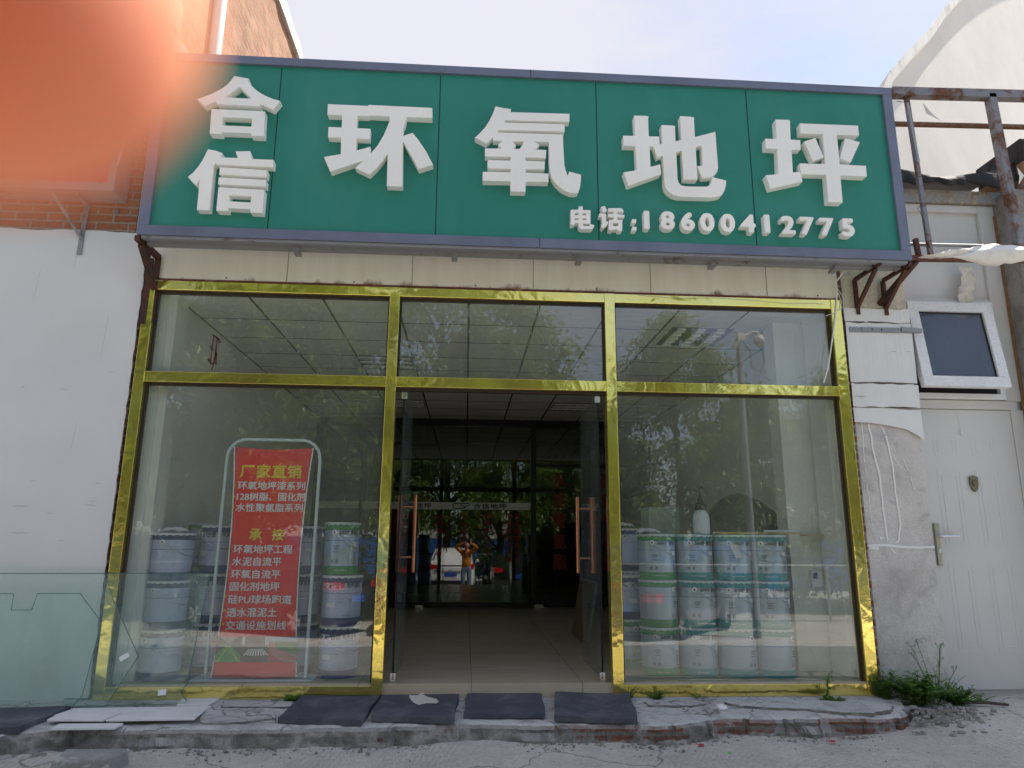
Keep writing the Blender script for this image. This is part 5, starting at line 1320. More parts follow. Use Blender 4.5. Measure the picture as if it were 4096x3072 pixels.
# ---------------------------------------------------------------- things leaning and lying on the step
def step_things():
    # cut-cornered sheets of green glass leaning against the white wall and the left pane
    def sheet(outline, yb, yt, bend, label, t=.010):
        """outline in (x, height fraction * .84); leans from yb at the foot to yt at the top; bend turns it in plan"""
        def P(x, z, n): u = max(0, z)/.84; y = yb+(yt-yb)*u+bend*(x+2.8); return (x, y-n, z-.012)
        vs, fs = poly_geo([outline[0]]+list(outline[1:]), t/2)
        o = MB().add([P(x, y, z) for x, y, z in vs], fs).build('glass_sheet', 'sheet', None)
        e = MB().tube([P(x, z, 0) for x, z in outline[0]], .0030, 6, closed=True); e.build('polished_edge', 'glass_edge', o)
        return tag(o, label, 'glass sheet', 'green glass sheets leaning left of the shop window')
    circ = lambda cx, cz, r: [(cx+r*math.cos(k*.5236), cz+r*math.sin(k*.5236)) for k in range(12)]
    sheet([[(-3.95, 0), (-2.12, 0), (-2.11, .02), (-2.155, .06), (-2.15, .085), (-2.125, .12), (-2.10, .835), (-3.95, .835)], circ(-2.142, .135, .011)], -.255, -.075, .08, 'longest green glass sheet, reaching in front of the left window pane')
    sheet([[(-3.95, 0), (-2.60, 0), (-2.46, .30), (-2.70, .66), (-2.795, .835), (-3.95, .835)], circ(-2.62, .28, .011)], -.285, -.100, .08, 'green glass sheet with a diagonal cut corner, in front of the longest sheet')
    sheet([[(-3.95, 0), (-2.80, 0), (-2.745, .07), (-2.73, .52), (-2.91, .705), (-3.18, .705), (-3.19, .60), (-3.315, .60), (-3.33, .705), (-3.95, .705)]], -.315, -.130, .08, 'lower notched green glass sheet, foremost of the leaning sheets')
    for k, (x, z, a, w, h, lab) in enumerate(((-2.54, .30, 30, .062, .032, 'small white sticker on the glass sheet near the gold post'), (-2.27, .075, 5, .052, .036, 'white sticker at the foot of the longest glass sheet'))):
        c, s = math.cos(R(a)), math.sin(R(a)); u = z/.84; y = -.285-.022+.185*u+.08*(x+2.8)
        if k: y = -.255-.016+.18*u+.08*(x+2.8)
        q = [(x+c*dx-s*dz, y+.22*(-s*0)+.21*(s*dx+c*dz)*.0+.215*(s*dx+c*dz)/1, z-.012+s*dx+c*dz) for dx, dz in ((-w/2, -h/2), (w/2, -h/2), (w/2, h/2), (-w/2, h/2))]
        o = MB().slab(q, .0012, (0, -1, 0)).build('sticker', 'white', None); tag(o, lab, 'sticker')
    # rubber mats: slightly dished slabs
    def mat(q, z, label, seed, warp=.006):
        r = random.Random(seed); n = 12; m = MB(); t = .037
        a, b, c, d = [Vector((x, y, 0)) for x, y in q]      # back-left, front-left, front-right, back-right
        ph = r.uniform(0, 6)
        for lay in (0, 1):
            for i in range(n+1):
                for j in range(n+1):
                    u, v = i/n, j/n; p = (a*(1-u)+d*u)*(1-v)+(b*(1-u)+c*u)*v
                    w = warp*(abs(2*u-1)**2*.8+math.sin(3*v+ph)*.5+math.sin(4*u+ph)*.35)
                    edge = min(u, 1-u, v, 1-v); rd = .004 if edge == 0 and lay == 0 else 0
                    m.v.append((p.x+(.004*math.sin(9*v+ph) if edge == 0 else 0), p.y, z+t+w-rd if lay == 0 else z+.002+w*.5))
        N_ = (n+1)**2
        for i in range(n):
            for j in range(n):
                k = i*(n+1)+j; m.f.append((k, k+1, k+n+2, k+n+1)); k += N_; m.f.append((k+n+1, k+n+2, k+1, k))
        for i in range(n):
            for e0, e1 in ((i*(n+1), (i+1)*(n+1)), (i*(n+1)+n, (i+1)*(n+1)+n), (i, i+1), (n*(n+1)+i, n*(n+1)+i+1)): m.f.append((e0, e1, e1+N_, e0+N_))
        o = m.build('floor_mat', 'mat', None); tag(o, label, 'mat', 'dark rubber mats on the step')
    mat([(-1.372, -.06), (-1.385, -.665), (-.868, -.735), (-.842, -.05)], -.032, 'dark rubber mat left of the doorway, under the left window', 1)
    mat([(-.83, -.02), (-.825, -.655), (-.315, -.725), (-.285, .015)], -.030, 'dark rubber mat with a pale paper scrap on it, left half of the doorway', 2)
    mat([(-.23, .03), (-.25, -.60), (.268, -.60), (.305, .03)], -.028, 'dark rubber mat in front of the middle of the doorway', 3, .003)
    mat([(.405, .02), (.315, -.685), (.83, -.735), (.935, -.04)], -.030, 'blue grey rubber mat with bent corners, right of the doorway', 4, .010)
    mat([(-3.4, -.33), (-3.45, -.92), (-2.80, -.845), (-2.80, -.30)], -.034, 'dark rubber mat at the far left edge, below the glass sheets', 5, .005)
    # white tile boards
    def board(q, z, label, t=.012):
        o = MB().slab([(x, y, z+t) for x, y in q], t).build('tile_board', 'tile', None, bev=.0015); tag(o, label, 'board', 'white boards lying on the step')
    board([(-2.775, -.315), (-2.80, -.50), (-1.93, -.44), (-1.915, -.275)], -.022, 'long white board nearest the glass sheets')
    board([(-2.375, -.475), (-2.395, -.685), (-1.885, -.665), (-1.905, -.425)], -.0085, 'white board with chipped corner, right front of the long one')
    board([(-2.76, -.50), (-2.745, -.67), (-2.41, -.685), (-2.385, -.50)], -.0085, 'cracked white board piece, left front of the long one')
    board([(-2.655, -.70), (-2.64, -.81), (-2.285, -.805), (-2.285, -.70)], -.024, 'narrow white board strip at the front edge of the step')
    board([(-2.19, -.05), (-2.16, -.23), (-1.95, -.255), (-1.945, .02)], -.022, 'white board lying under the corner of the glass sheet')
    # paving block on the yard
    g = gz(-2.3, -1.05)
    o = MB().slab([(-2.46, -.97, g+.085), (-2.42, -1.19, g+.085), (-2.13, -1.17, g+.088), (-2.10, -.99, g+.09)], .10).build('paving_block', 'blockc', None, bev=.012)
    tag(o, 'grey paving block with a pale stain, lying on the yard below the step', 'paving block')
    # paper scrap on the second mat
    m = MB(); r = random.Random(21); pts = [(-.635, -.10), (-.58, -.13), (-.545, -.09), (-.50, -.17), (-.44, -.22), (-.42, -.33), (-.43, -.38), (-.50, -.36), (-.545, -.41), (-.58, -.34), (-.61, -.24), (-.63, -.15)]
    m.add([(x, y, .012+r.uniform(0, .010)) for x, y in pts]+[(-.53, -.25, .016)], [(i, (i+1) % len(pts), len(pts)) for i in range(len(pts))])
    o = m.build('paper_scrap', 'paper', None); o.modifiers.new('t', 'SOLIDIFY').thickness = .0015; tag(o, 'torn pale paper scrap lying on the second mat from the left', 'paper')
    m = MB(); r = random.Random(22); pts = [(-.60, .03), (-.52, .06), (-.505, .0), (-.54, -.05), (-.585, -.04)]
    m.add([(x, y, .0+r.uniform(0, .012)) for x, y in pts]+[(-.55, .0, .02)], [(i, (i+1) % 5, 5) for i in range(5)])
    o = m.build('paper_scrap', 'paper', None); o.modifiers.new('t', 'SOLIDIFY').thickness = .0015; tag(o, 'small paper scrap on the threshold behind the larger torn one', 'paper')
    o = MB().slab([(.50, .05, .012), (.52, -.02, .012), (.70, -.015, .012), (.69, .06, .012)], .02).build('tile_piece', 'tile', None); tag(o, 'small white tile piece on the threshold by the right door', 'tile piece')
    # white foam lump
    m = MB(); r = random.Random(3); m.ball((1.475, -.42, -.012), .036, 14, 10, (1.05, .9, .62)); m.v = [tuple(Vector(v)+Vector((r.uniform(-.004, .004), r.uniform(-.004, .004), r.uniform(-.003, .004)))) for v in m.v]
    tag(m.build('foam_lump', 'white', None, True), 'crumpled white foam lump on the right part of the step', 'foam')
    z = gz(1.35, -1.0)
    m = MB(); r = random.Random(4); m.ball((1.33, -.93, z+.008), .014, 10, 8, (1.1, 1, .5)); tag(m.build('candy_wrapper', sm('green_foil', (.05, .45, .08), .4), None), 'bright green wrapper on the yard in front of the right window', 'wrapper')
    for x, y, lab in ((1.20, -.80, 'red scrap among the pebbles below the right part of the step'), (2.05, -.76, 'red scrap by the brick edge below the right pane')):
        m = MB(); m.ball((x, y, gz(x, y)+.006), .014, 8, 6, (1.6, 1, .4)); tag(m.build('red_scrap', sm('red_foil', (.45, .03, .04), .4), None), lab, 'scrap')
    m = MB(); m.tube([(3.33, -.20, -.035), (3.48, -.23, -.03), (3.62, -.25, -.042)], [.008, .012, .009], 8); tag(m.build('dead_branch', 'bark', None, True), 'short dead branch on the ground right of the weeds', 'branch')
    # dead chain of leaves by the first mat
    # stones and rubble swept along the foot of the step
    m = MB(); r = random.Random(13)
    def stone(x, y, z, s):
        q = MB().ball((0, 0, 0), s, 6, 4, (r.uniform(.7, 1.3), r.uniform(.7, 1.2), r.uniform(.4, .8))); a = r.uniform(0, 6)
        q.v = [((vx*math.cos(a)-vy*math.sin(a))*r.uniform(.8, 1.2)+x, (vx*math.sin(a)+vy*math.cos(a))*r.uniform(.8, 1.2)+y, vz+z+s*.25) for vx, vy, vz in q.v]; m.add(q.v, q.f)
    for i in range(520):
        x = r.uniform(-2.4, 2.7); y = lerp_table(FRONT, x)-abs(r.gauss(0, .07))-.02
        stone(x, y, gz(x, y), r.choice((.003, .004, .005, .006, .009, .012)))
    for i in range(380):
        x = r.gauss(2.95, .16); y = r.gauss(-.42, .13); z = max(gz(x, y), -.12+.09*max(0, 1-abs(x-2.85)/.35)*max(0, 1-abs(y+.38)/.3))
        stone(x, y, z, r.choice((.005, .007, .010, .014, .018, .024)))
    for i in range(260):
        x = r.uniform(-2.5, 3.2); y = r.uniform(-1.4, -.72)
        if y < lerp_table(FRONT, x)-.02: stone(x, y, gz(x, y), r.choice((.002, .003, .004, .006)))
    for i in range(200):
        x = r.uniform(.9, 2.6); y = r.uniform(-.5, -.03); stone(x, y, -.032, r.choice((.002, .003, .004)))
    o = m.build('rubble', concrete('rubble_stone', (.36, .34, .32), (.20, .18, .16), 9, 60), None); o['kind'] = 'stuff'; tag(o, 'loose stones and grit along the foot of the step', 'rubble')
    m = MB()
    for i in range(330):
        t = r.random(); x = r.gauss(2.95, .2) if t < .45 else r.uniform(-1.6, 2.4); y = r.gauss(-.42, .14) if t < .45 else lerp_table(FRONT, x)-abs(r.gauss(0, .05))-.02
        if t > .85: y = r.uniform(-.12, -.02)
        a = r.uniform(0, 6.3); l = r.uniform(.012, .035); z = (gz(x, y) if y < -.5 else -.03)+.006+(.05 if t < .45 and x < 3.0 else 0)
        leaf(m, (x, y, z), (math.cos(a), math.sin(a), r.uniform(-.1, .25)), (0, 0, 1), l, l*.28)
    o = m.build('dry_litter', sm('dry_leaf_litter', (.30, .22, .13), .8, 0, .3, 20), None); o['kind'] = 'stuff'; tag(o, 'dry straw and leaf litter caught at the foot of the step', 'litter')
step_things()

# ---------------------------------------------------------------- weeds
def weed(label, x, y, z, h, n, leafsize, spread, seed, leafy=1.0, seedheads=False):
    r = random.Random(seed); t = thing('weed', label, 'weed', (x, y, z)); st = MB(); lf = MB()
    for k in range(n):
        a = r.uniform(0, 6.28); s = spread*r.uniform(.2, 1); hh = h*r.uniform(.45, 1); p = []
        bx, by = x+.3*s*math.cos(a), y+.3*s*math.sin(a)*.7
        for i in range(7):
            u = i/6; p.append(Vector((bx+s*math.cos(a)*u**1.4+r.uniform(-.006, .006), by+s*math.sin(a)*.7*u**1.4+r.uniform(-.006, .006), z+hh*(u-.18*u*u*(s/(h+.01)))) ))
        st.tube(p, [.0028*(1-.6*i/6)+.0006 for i in range(7)], 5)
        for i in range(1, 7):
            for q in range(int(3*leafy+r.random())):
                b = r.uniform(0, 6.28); d = Vector((math.cos(b), math.sin(b), r.uniform(-.2, .6))); l = leafsize*r.uniform(.5, 1.15)*(1.15-.5*i/6)
                leaf(lf, p[i]+rv(.006), d, (0, 0, 1), l, l*.48)
        if seedheads and hh > h*.6:
            for q in range(5):
                b = r.uniform(0, 6.28); e = p[6]+Vector((math.cos(b)*.03, math.sin(b)*.03, r.uniform(.0, .03))); st.tube([p[5+q % 2], p[6]*.4+e*.6, e], .0009, 4)
                for w in range(4): leaf(lf, e, rv(), (0, 0, 1), .012, .006)
    st.build('stem', 'weed', t); lf.build('leaves', 'weed', t)
weed('big bushy weed against the foot of the pillar', 3.02, -.16, -.05, .22, 70, .058, .21, 1, 2.0)
weed('tall thin weed with seed heads rising by the pillar and door', 3.17, -.15, -.05, .42, 12, .030, .16, 2, .8, True)
weed('weed climbing at the lower end of the right gold post', 2.80, -.10, -.04, .24, 20, .045, .10, 3, 1.7)
weed('low spreading weed in front of the steel door', 3.32, -.14, -.06, .15, 34, .045, .16, 4, 1.6)
weed('small straggling weed at the door sill, right of the others', 3.56, -.05, -.06, .07, 9, .022, .12, 5, .8)
weed('slim upright weed in front of the right end of the gold sill', 2.36, -.10, -.03, .20, 3, .045, .05, 6, .7, True)
weed('flat weed at the base of the slim upright one', 2.36, -.16, -.03, .035, 9, .05, .09, 7, 1.3)
weed('low weed clump at the gold sill right of the doorway', 1.12, -.07, -.03, .075, 12, .03, .10, 8, 1.3)
weed('thin seedlings at the foot of the right door post', .93, -.06, -.03, .10, 5, .022, .06, 9, .9)
weed('seedling row along the sill near the right mat', 1.45, -.06, -.03, .05, 6, .022, .12, 10, .8)
weed('small flat weed below the sill right of the banner', -1.43, -.07, -.03, .045, 9, .04, .07, 11, 1.3)

# ---------------------------------------------------------------- trees across the yard
def tree_geo(seed, H, W, low):
    r = random.Random(seed); tr = MB(); lf = MB()
    tr.tube([(0, 0, -.1), (.08, .03, H*.2), (-.05, .08, H*.45), (.10, 0, H*.72), (.05, .05, H*.93)], [H*.020, H*.016, H*.012, H*.007, H*.002], 9)
    tips = []
    for k in range(20):
        z0 = H*r.uniform(.15, .75); a = r.uniform(0, 6.28); L_ = W*r.uniform(.55, 1)*(1.1-.55*z0/H)
        p = [Vector((0, 0, z0)), Vector((math.cos(a)*L_*.45, math.sin(a)*L_*.45, z0+L_*.35)), Vector((math.cos(a)*L_, math.sin(a)*L_, z0+L_*.55+r.uniform(-.3, .3)))]
        tr.tube(p, [H*.007, H*.004, H*.0012], 6); tips += [p[1], p[2], (p[1]+p[2])/2]
    cl = []
    for k in range(190):
        if k < len(tips): c = tips[k]+rv(.35)
        else:
            a = r.uniform(0, 6.28); z = low+(H*1.02-low)*r.random()**.85; u = (z-low)/(H-low); rad = W*(math.sin(math.pi*min(1, u*.86+.14))**.6)*math.sqrt(r.uniform(.25, 1.0))
            c = Vector((math.cos(a)*rad, math.sin(a)*rad, z))
        cl.append((c, r.uniform(.38, .78)))
    for c, s in cl:
        drift = Vector((r.uniform(-.5, .5), r.uniform(-.5, .5), -.35))
        for i in range(int(95*s/.58)):
            d = Vector((r.gauss(0, 1), r.gauss(0, 1), r.gauss(0, .75)))*s*.48
            leaf(lf, c+d, Vector((r.uniform(-1, 1), r.uniform(-1, 1), r.uniform(-.9, .4)))+drift*.5, (r.uniform(-.5, .5), r.uniform(-.5, .5), 1), r.uniform(.18, .32), r.uniform(.07, .12))
    return tr, lf
protos = []
for i, (s, H, W, low) in enumerate(((1, 9.5, 3.0, .5), (2, 7.6, 2.5, .4), (3, 10.5, 3.4, .4))):
    t = thing('tree', 'x', 'tree', (0, 0, 0), 'trees reflected in the shop windows'); a, b = tree_geo(s, H, W, low)
    a.build('trunk', 'bark', t, True); b.build('crown', 'leaf', t); protos.append(t)
usedt = set()
for k, x, y, sc, lab in ((2, -13.5, -15.5, 1.0, 'tall broad tree across the yard, farthest left in the reflections'), (0, -10.2, -13.8, 1.0, 'leafy tree across the yard, second from the left in the reflections'),
                    (2, -7.0, -15.0, 1.05, 'tall tree across the yard reflected in the left pane'), (0, -4.2, -13.9, 1.05, 'leafy tree across the yard reflected above the banner'),
                    (2, -1.2, -15.2, 1.02, 'tall tree across the yard reflected in the middle transom'), (0, 1.2, -14.6, .92, 'leafy tree across the yard reflected at the right edge of the doorway'),
                    (1, 3.6, -16.4, .78, 'small tree in the gap of the tree row, reflected beside the middle post'), (0, 6.2, -15.8, .93, 'round topped tree reflected in the right transom'),
                    (1, 8.8, -16.2, .86, 'smaller tree reflected behind the camera pole'), (1, 11.4, -15.8, .92, 'tree across the yard reflected at the right edge of the window'),
                    (0, 14.6, -16.5, .95, 'tree across the yard, farthest right in the reflections'), (2, -5.6, -19.5, 1.0, 'tall tree in the back row on the left'),
                    (0, 4.9, -20.5, .72, 'low tree in the back row on the right'), (2, -10.5, -20.0, 1.0, 'tall tree in the back row, farther left')):
    pr = protos[k]
    if k not in usedt: usedt.add(k); o = pr; o.location = (x, y, -.87); o['label'] = lab; o.scale = (sc,)*3
    else: o = copy_thing(pr, (x, y, -.87), lab, 0, (sc,)*3)
    o.rotation_euler = (0, 0, R(37*x))
def yard_edge():
    f = thing('wire_fence', 'low chain link fence on steel posts in front of the trees', 'fence', (0, -12.6, -.87))
    m = MB(); x = -16
    while x <= 16: m.tube([(x, -12.6, -.9), (x, -12.6, .55)], .03, 8); x += 2.5
    m.each('fence_post', 'fence', f)
    MB().tube([(-16, -12.6, .52), (16, -12.6, .52)], .022, 8).build('top_rail', 'fence', f)
    m = MB(); z0, z1 = -.82, .48; h = z1-z0; x = -16-h
    while x < 16: m.bar((x, -12.6, z0), (x+h, -12.6, z1), .006, .006); m.bar((x+h, -12.595, z0), (x, -12.595, z1), .006, .006); x += .16
    m.build('wire_mesh', 'fence', f)
    m = MB().box(-40, 40, -24.2, -24, -.9, 1.20); tag(m.build('blue_hoarding', 'hoard', None), 'long low blue hoarding far behind the trees across the yard', 'hoarding')
    # camera pole
    p = thing('camera_pole', 'tall grey street pole with a white dome camera on its arm', 'camera pole', (5.85, -9.6, -.87))
    MB().lathe([(.085, -.05), (.08, 2.5), (.055, 6.5)], (5.85, -9.6, -.87), 14).build('pole', 'grey_metal', p, True)
    m = MB(); m.bar((5.72, -9.6, 5.42), (6.0, -9.55, 5.66), .09, .09); m.box(5.82, 5.96, -9.64, -9.5, 5.58, 5.76); m.build('mounting_box', 'upvc', p)
    m = MB().tube([(5.95, -9.58, 5.68), (6.18, -9.58, 5.78), (6.30, -9.58, 5.79), (6.335, -9.58, 5.72)], .032, 10); m.build('arm', 'white', p, True)
    m = MB().lathe([(.04, .16), (.085, .14), (.12, .07), (.125, .0), (.115, -.015)], (6.335, -9.58, 5.56), 18); d = m.build('camera_housing', 'white', p, True)
    MB().ball((6.335, -9.58, 5.535), .085, 14, 10).build('camera_dome', 'plastic', d, True)
    w = [(5.95, -9.58, 5.55), (6.1, -9.58, 5.35), (6.12, -9.58, 4.95), (6.3, -9.58, 4.85), (6.42, -9.58, 5.1), (6.36, -9.58, 5.45)]
    MB().tube(w, .009, 6).build('loose_cable', 'dark', p)
yard_edge()

# ---------------------------------------------------------------- parked cars (the windows mirror them)
def car(name, label, paint, loc, yaw, kind, plate=None):
    """nose towards local -y, tail towards +y; local z=0 on the ground"""
    c = thing(name, label, 'car', (0, 0, 0), 'cars parked across the yard')
    suv = kind == 'suv'; Lh = 2.25 if suv else 2.3
    hood, belt, roof = (.98, 1.06, 1.68) if suv else (.86, .93, 1.45)
    Wd = .92 if suv else .89
    st = [(-Lh, .32, .55, .52), (-Lh+.06, .22, .72, .70), (-Lh+.35, .20, hood-.10, .86), (-1.35, .20, hood-.01, .985), (-.9, .20, belt, 1.0), (0, .20, belt+.01, 1.0), (1.0, .20, belt+.03, 1.0), (1.6, .20, belt+.03, .985), (Lh-.28, .22, belt-.0 if suv else belt+.02, .95), (Lh-.05, .26, belt-.08 if suv else belt-.03, .88), (Lh, .34, .72, .80)]
    m = MB(); k = 0
    for y, zb, zt, w in st:
        W = Wd*w
        ring = [(-W*.86, zb), (-W*.98, zb+.12), (-W, zb+(zt-zb)*.5), (-W*.97, zt-.07), (-W*.90, zt), (W*.90, zt), (W*.97, zt-.07), (W, zb+(zt-zb)*.5), (W*.98, zb+.12), (W*.86, zb)]
        m.v += [(x, y, z) for x, z in ring]
    n = 10
    for i in range(len(st)-1):
        for j in range(n): m.f.append((i*n+j, i*n+(j+1) % n, (i+1)*n+(j+1) % n, (i+1)*n+j))
    m.f.append(tuple(range(n))); m.f.append(tuple((len(st)-1)*n+j for j in reversed(range(n))))
    b = m.build('body', paint, c, True)
    # cabin
    cab = [(-.95, belt-.04, belt-.02, .93, .90), (-.30, belt, roof-.09, .94, .70), (.05, belt, roof, .94, .69), (1.05, belt, roof-(.02 if suv else .03), .94, .69), (1.62 if suv else 1.25, belt, roof-.10, .94, .68), (Lh-.12 if suv else 1.95, belt-.03, belt+.0, .90, .84)]
    m = MB(); m2 = MB()
    for y, zb, zt, w0, w1 in cab: m.v += [(-Wd*w0, y, zb), (-Wd*(w0+w1)/2-.02, y, (zb+zt)/2+.04*(zt-zb)), (-Wd*w1, y, zt-.03*(zt > zb+.1)), (-Wd*w1*.8, y, zt), (Wd*w1*.8, y, zt), (Wd*w1, y, zt-.03*(zt > zb+.1)), (Wd*(w0+w1)/2+.02, y, (zb+zt)/2+.04*(zt-zb)), (Wd*w0, y, zb)]
    for i in range(5):
        for j in range(7): m.f.append((i*8+j, i*8+j+1, (i+1)*8+j+1, (i+1)*8+j))
    m.build('cabin', paint, c, True)
    def lerp(p, q, t): return Vector(p)*(1-t)+Vector(q)*t
    V = [Vector(v) for v in m.v]; g = MB()
    def pane(a, b_, c_, d, ins, out):
        ctr = (a+b_+c_+d)/4; g.slab([x+(ctr-x)*ins+out for x in (a, b_, c_, d)], .004, tuple(-Vector(out).normalized()))
    pane(V[40], V[47], V[5+32]*1, V[2+32]*1, .08, Vector((0, .012, .008)))      # rear window
    pane(V[0], V[7], V[8+5], V[8+2], .06, Vector((0, -.012, .008)))             # windscreen
    for s, (lo, hi) in ((-1, (0, 2)), (1, (7, 5))):
        pane(V[8+lo], V[16+lo], V[16+hi], V[8+hi], .10, Vector((s*.030, 0, .0)))
        pane(V[16+lo]*.98+V[24+lo]*.02, V[24+lo], V[24+hi], V[16+hi], .07, Vector((s*.030, 0, .0)))
        pane(V[24+lo], V[32+lo], V[32+hi], V[24+hi], .10, Vector((s*.030, 0, .0)))
    g.build('window', 'carglass', c)
    for y in (-1.40, 1.35):
        for s in (-1, 1):
            w = MB().lathe([(.20, -.10), (.31, -.105), (.335, -.08), (.335, .08), (.31, .105), (.20, .10)], n=28, cap=False); w.xf(lambda v: Vector((s*(Wd-.09)+v.z, y+v.x, .335+v.y))); t = w.build('wheel', 'tyre', c, True)
            w = MB().lathe([(.215, -.09), (.215, .08), (.20, .085), (.19, .03), (.05, .035)], n=24); 
            for q in range(5):
                a = q*1.2566; w.bar((.03*math.cos(a), .03*math.sin(a), .062), (.20*math.cos(a), .20*math.sin(a), .07), .05, .02)
            w.xf(lambda v: Vector((s*(Wd-.09)+s*v.z, y+v.x, .335+v.y))); w.build('rim', 'chrome', t)
    for s in (-1, 1):
        z = .98 if suv else .86
        q = MB().add([(s*Wd*.92, Lh-.20, z-.05), (s*Wd*.50, Lh+.012, z-.04), (s*Wd*.52, Lh-.02, z+.09), (s*Wd*.94, Lh-.24, z+.13), (s*Wd*.84, Lh-.03, z-.06), (s*Wd*.84, Lh-.06, z+.12)], [(0, 4, 5, 3), (4, 1, 2, 5)])
        o = q.build('tail_light', 'taillight', c); o.modifiers.new('t', 'SOLIDIFY').thickness = .03
        q = MB().box(s*.62-.16, s*.62+.16, -Lh-.0, -Lh+.08, .62, .74); q.build('headlight', 'chrome', c, bev=.01)
        q = MB().ball((s*(Wd+.10), -.72, belt+.07), .11, 10, 8, (1, .6, .75)); q.build('mirror', paint, c, True)
    MB().box(-.72, .72, Lh-.03, Lh+.045, .33, .52).build('rear_bumper', 'black_alu' if suv else paint, c, bev=.02)
    MB().box(-.62, .62, -Lh-.045, -Lh+.03, .30, .48).build('front_bumper', 'black_alu', c, bev=.02)
    pz = .66 if suv else .60
    p = MB().box(-.22, .22, Lh+.006, Lh+.022, pz, pz+.14).build('number_plate', 'plate', c)
    if plate:
        t = MB(); fit_text(t, plate, -.20, pz+.03, .40, .08, lambda x, z, o: (-x, Lh+.0235, z), .02); t.build('plate_number', 'white', p)
        t = MB(); pts = [(-.05, .045), (.05, .045), (.048, -.01), (0, -.06), (-.048, -.01)]
        ribbon(t, [(x, .905+z) for x, z in pts], .012, lambda x, z, o: (-x, Lh-.0, z), True); ribbon(t, [(-.02, .93), (.015, .92), (-.01, .90), (.012, .875)], .012, lambda x, z, o: (-x, Lh-.0, z))
        t.xf(lambda v: Vector((v.x, v.y+.022, v.z))); t.build('emblem', 'chrome', c)
        q = MB().box(-.60, .60, Lh-.01, Lh+.02, .83, .86); q.build('chrome_trim', 'chrome', c)
    c.location = loc; c.rotation_euler = (0, 0, R(yaw)); return c
car('parked_car', 'white off-road car with a blue plate, tail towards the shop, mirrored in the partition', 'carwhite', (-.80, -11.8, gz(0, -11.8)), 0, 'suv', '鲁Q·SX785')
car('parked_car', 'black sedan beside the white off-road car, tail towards the shop', 'carblack', (1.45, -12.0, -.868), -3, 'sedan')
car('parked_car', 'dark grey sedan parked at an angle, mirrored over the right buckets', 'cargrey', (4.15, -10.4, -.866), 38, 'sedan')
car('parked_car', 'silver grey car parked across the yard, mirrored over the banner', 'cargrey', (-4.5, -11.2, -.866), -62, 'suv')

# ---------------------------------------------------------------- the photographer, a fingertip in front of the lens
def skin_geo(nodes, edges, radii, sub=2):
    me = bpy.data.meshes.new('s'); me.from_pydata([tuple(v) for v in nodes], edges, [])
    o = bpy.data.objects.new('s', me); C.objects.link(o)
    md = o.modifiers.new('skin', 'SKIN'); md.use_smooth_shade = True; md.branch_smoothing = .6
    for i, sv in enumerate(me.skin_vertices[0].data):
        r = radii[i]; sv.radius = r if isinstance(r, tuple) else (r, r); sv.use_root = (i == 0)
    o.modifiers.new('sub', 'SUBSURF').levels = sub
    ev = o.evaluated_get(bpy.context.evaluated_depsgraph_get()); m2 = bpy.data.meshes.new_from_object(ev)
    vs = [tuple(v.co) for v in m2.vertices]; fs = [tuple(p.vertices) for p in m2.polygons]
    bpy.data.objects.remove(o); bpy.data.meshes.remove(me); bpy.data.meshes.remove(m2)
    return vs, fs
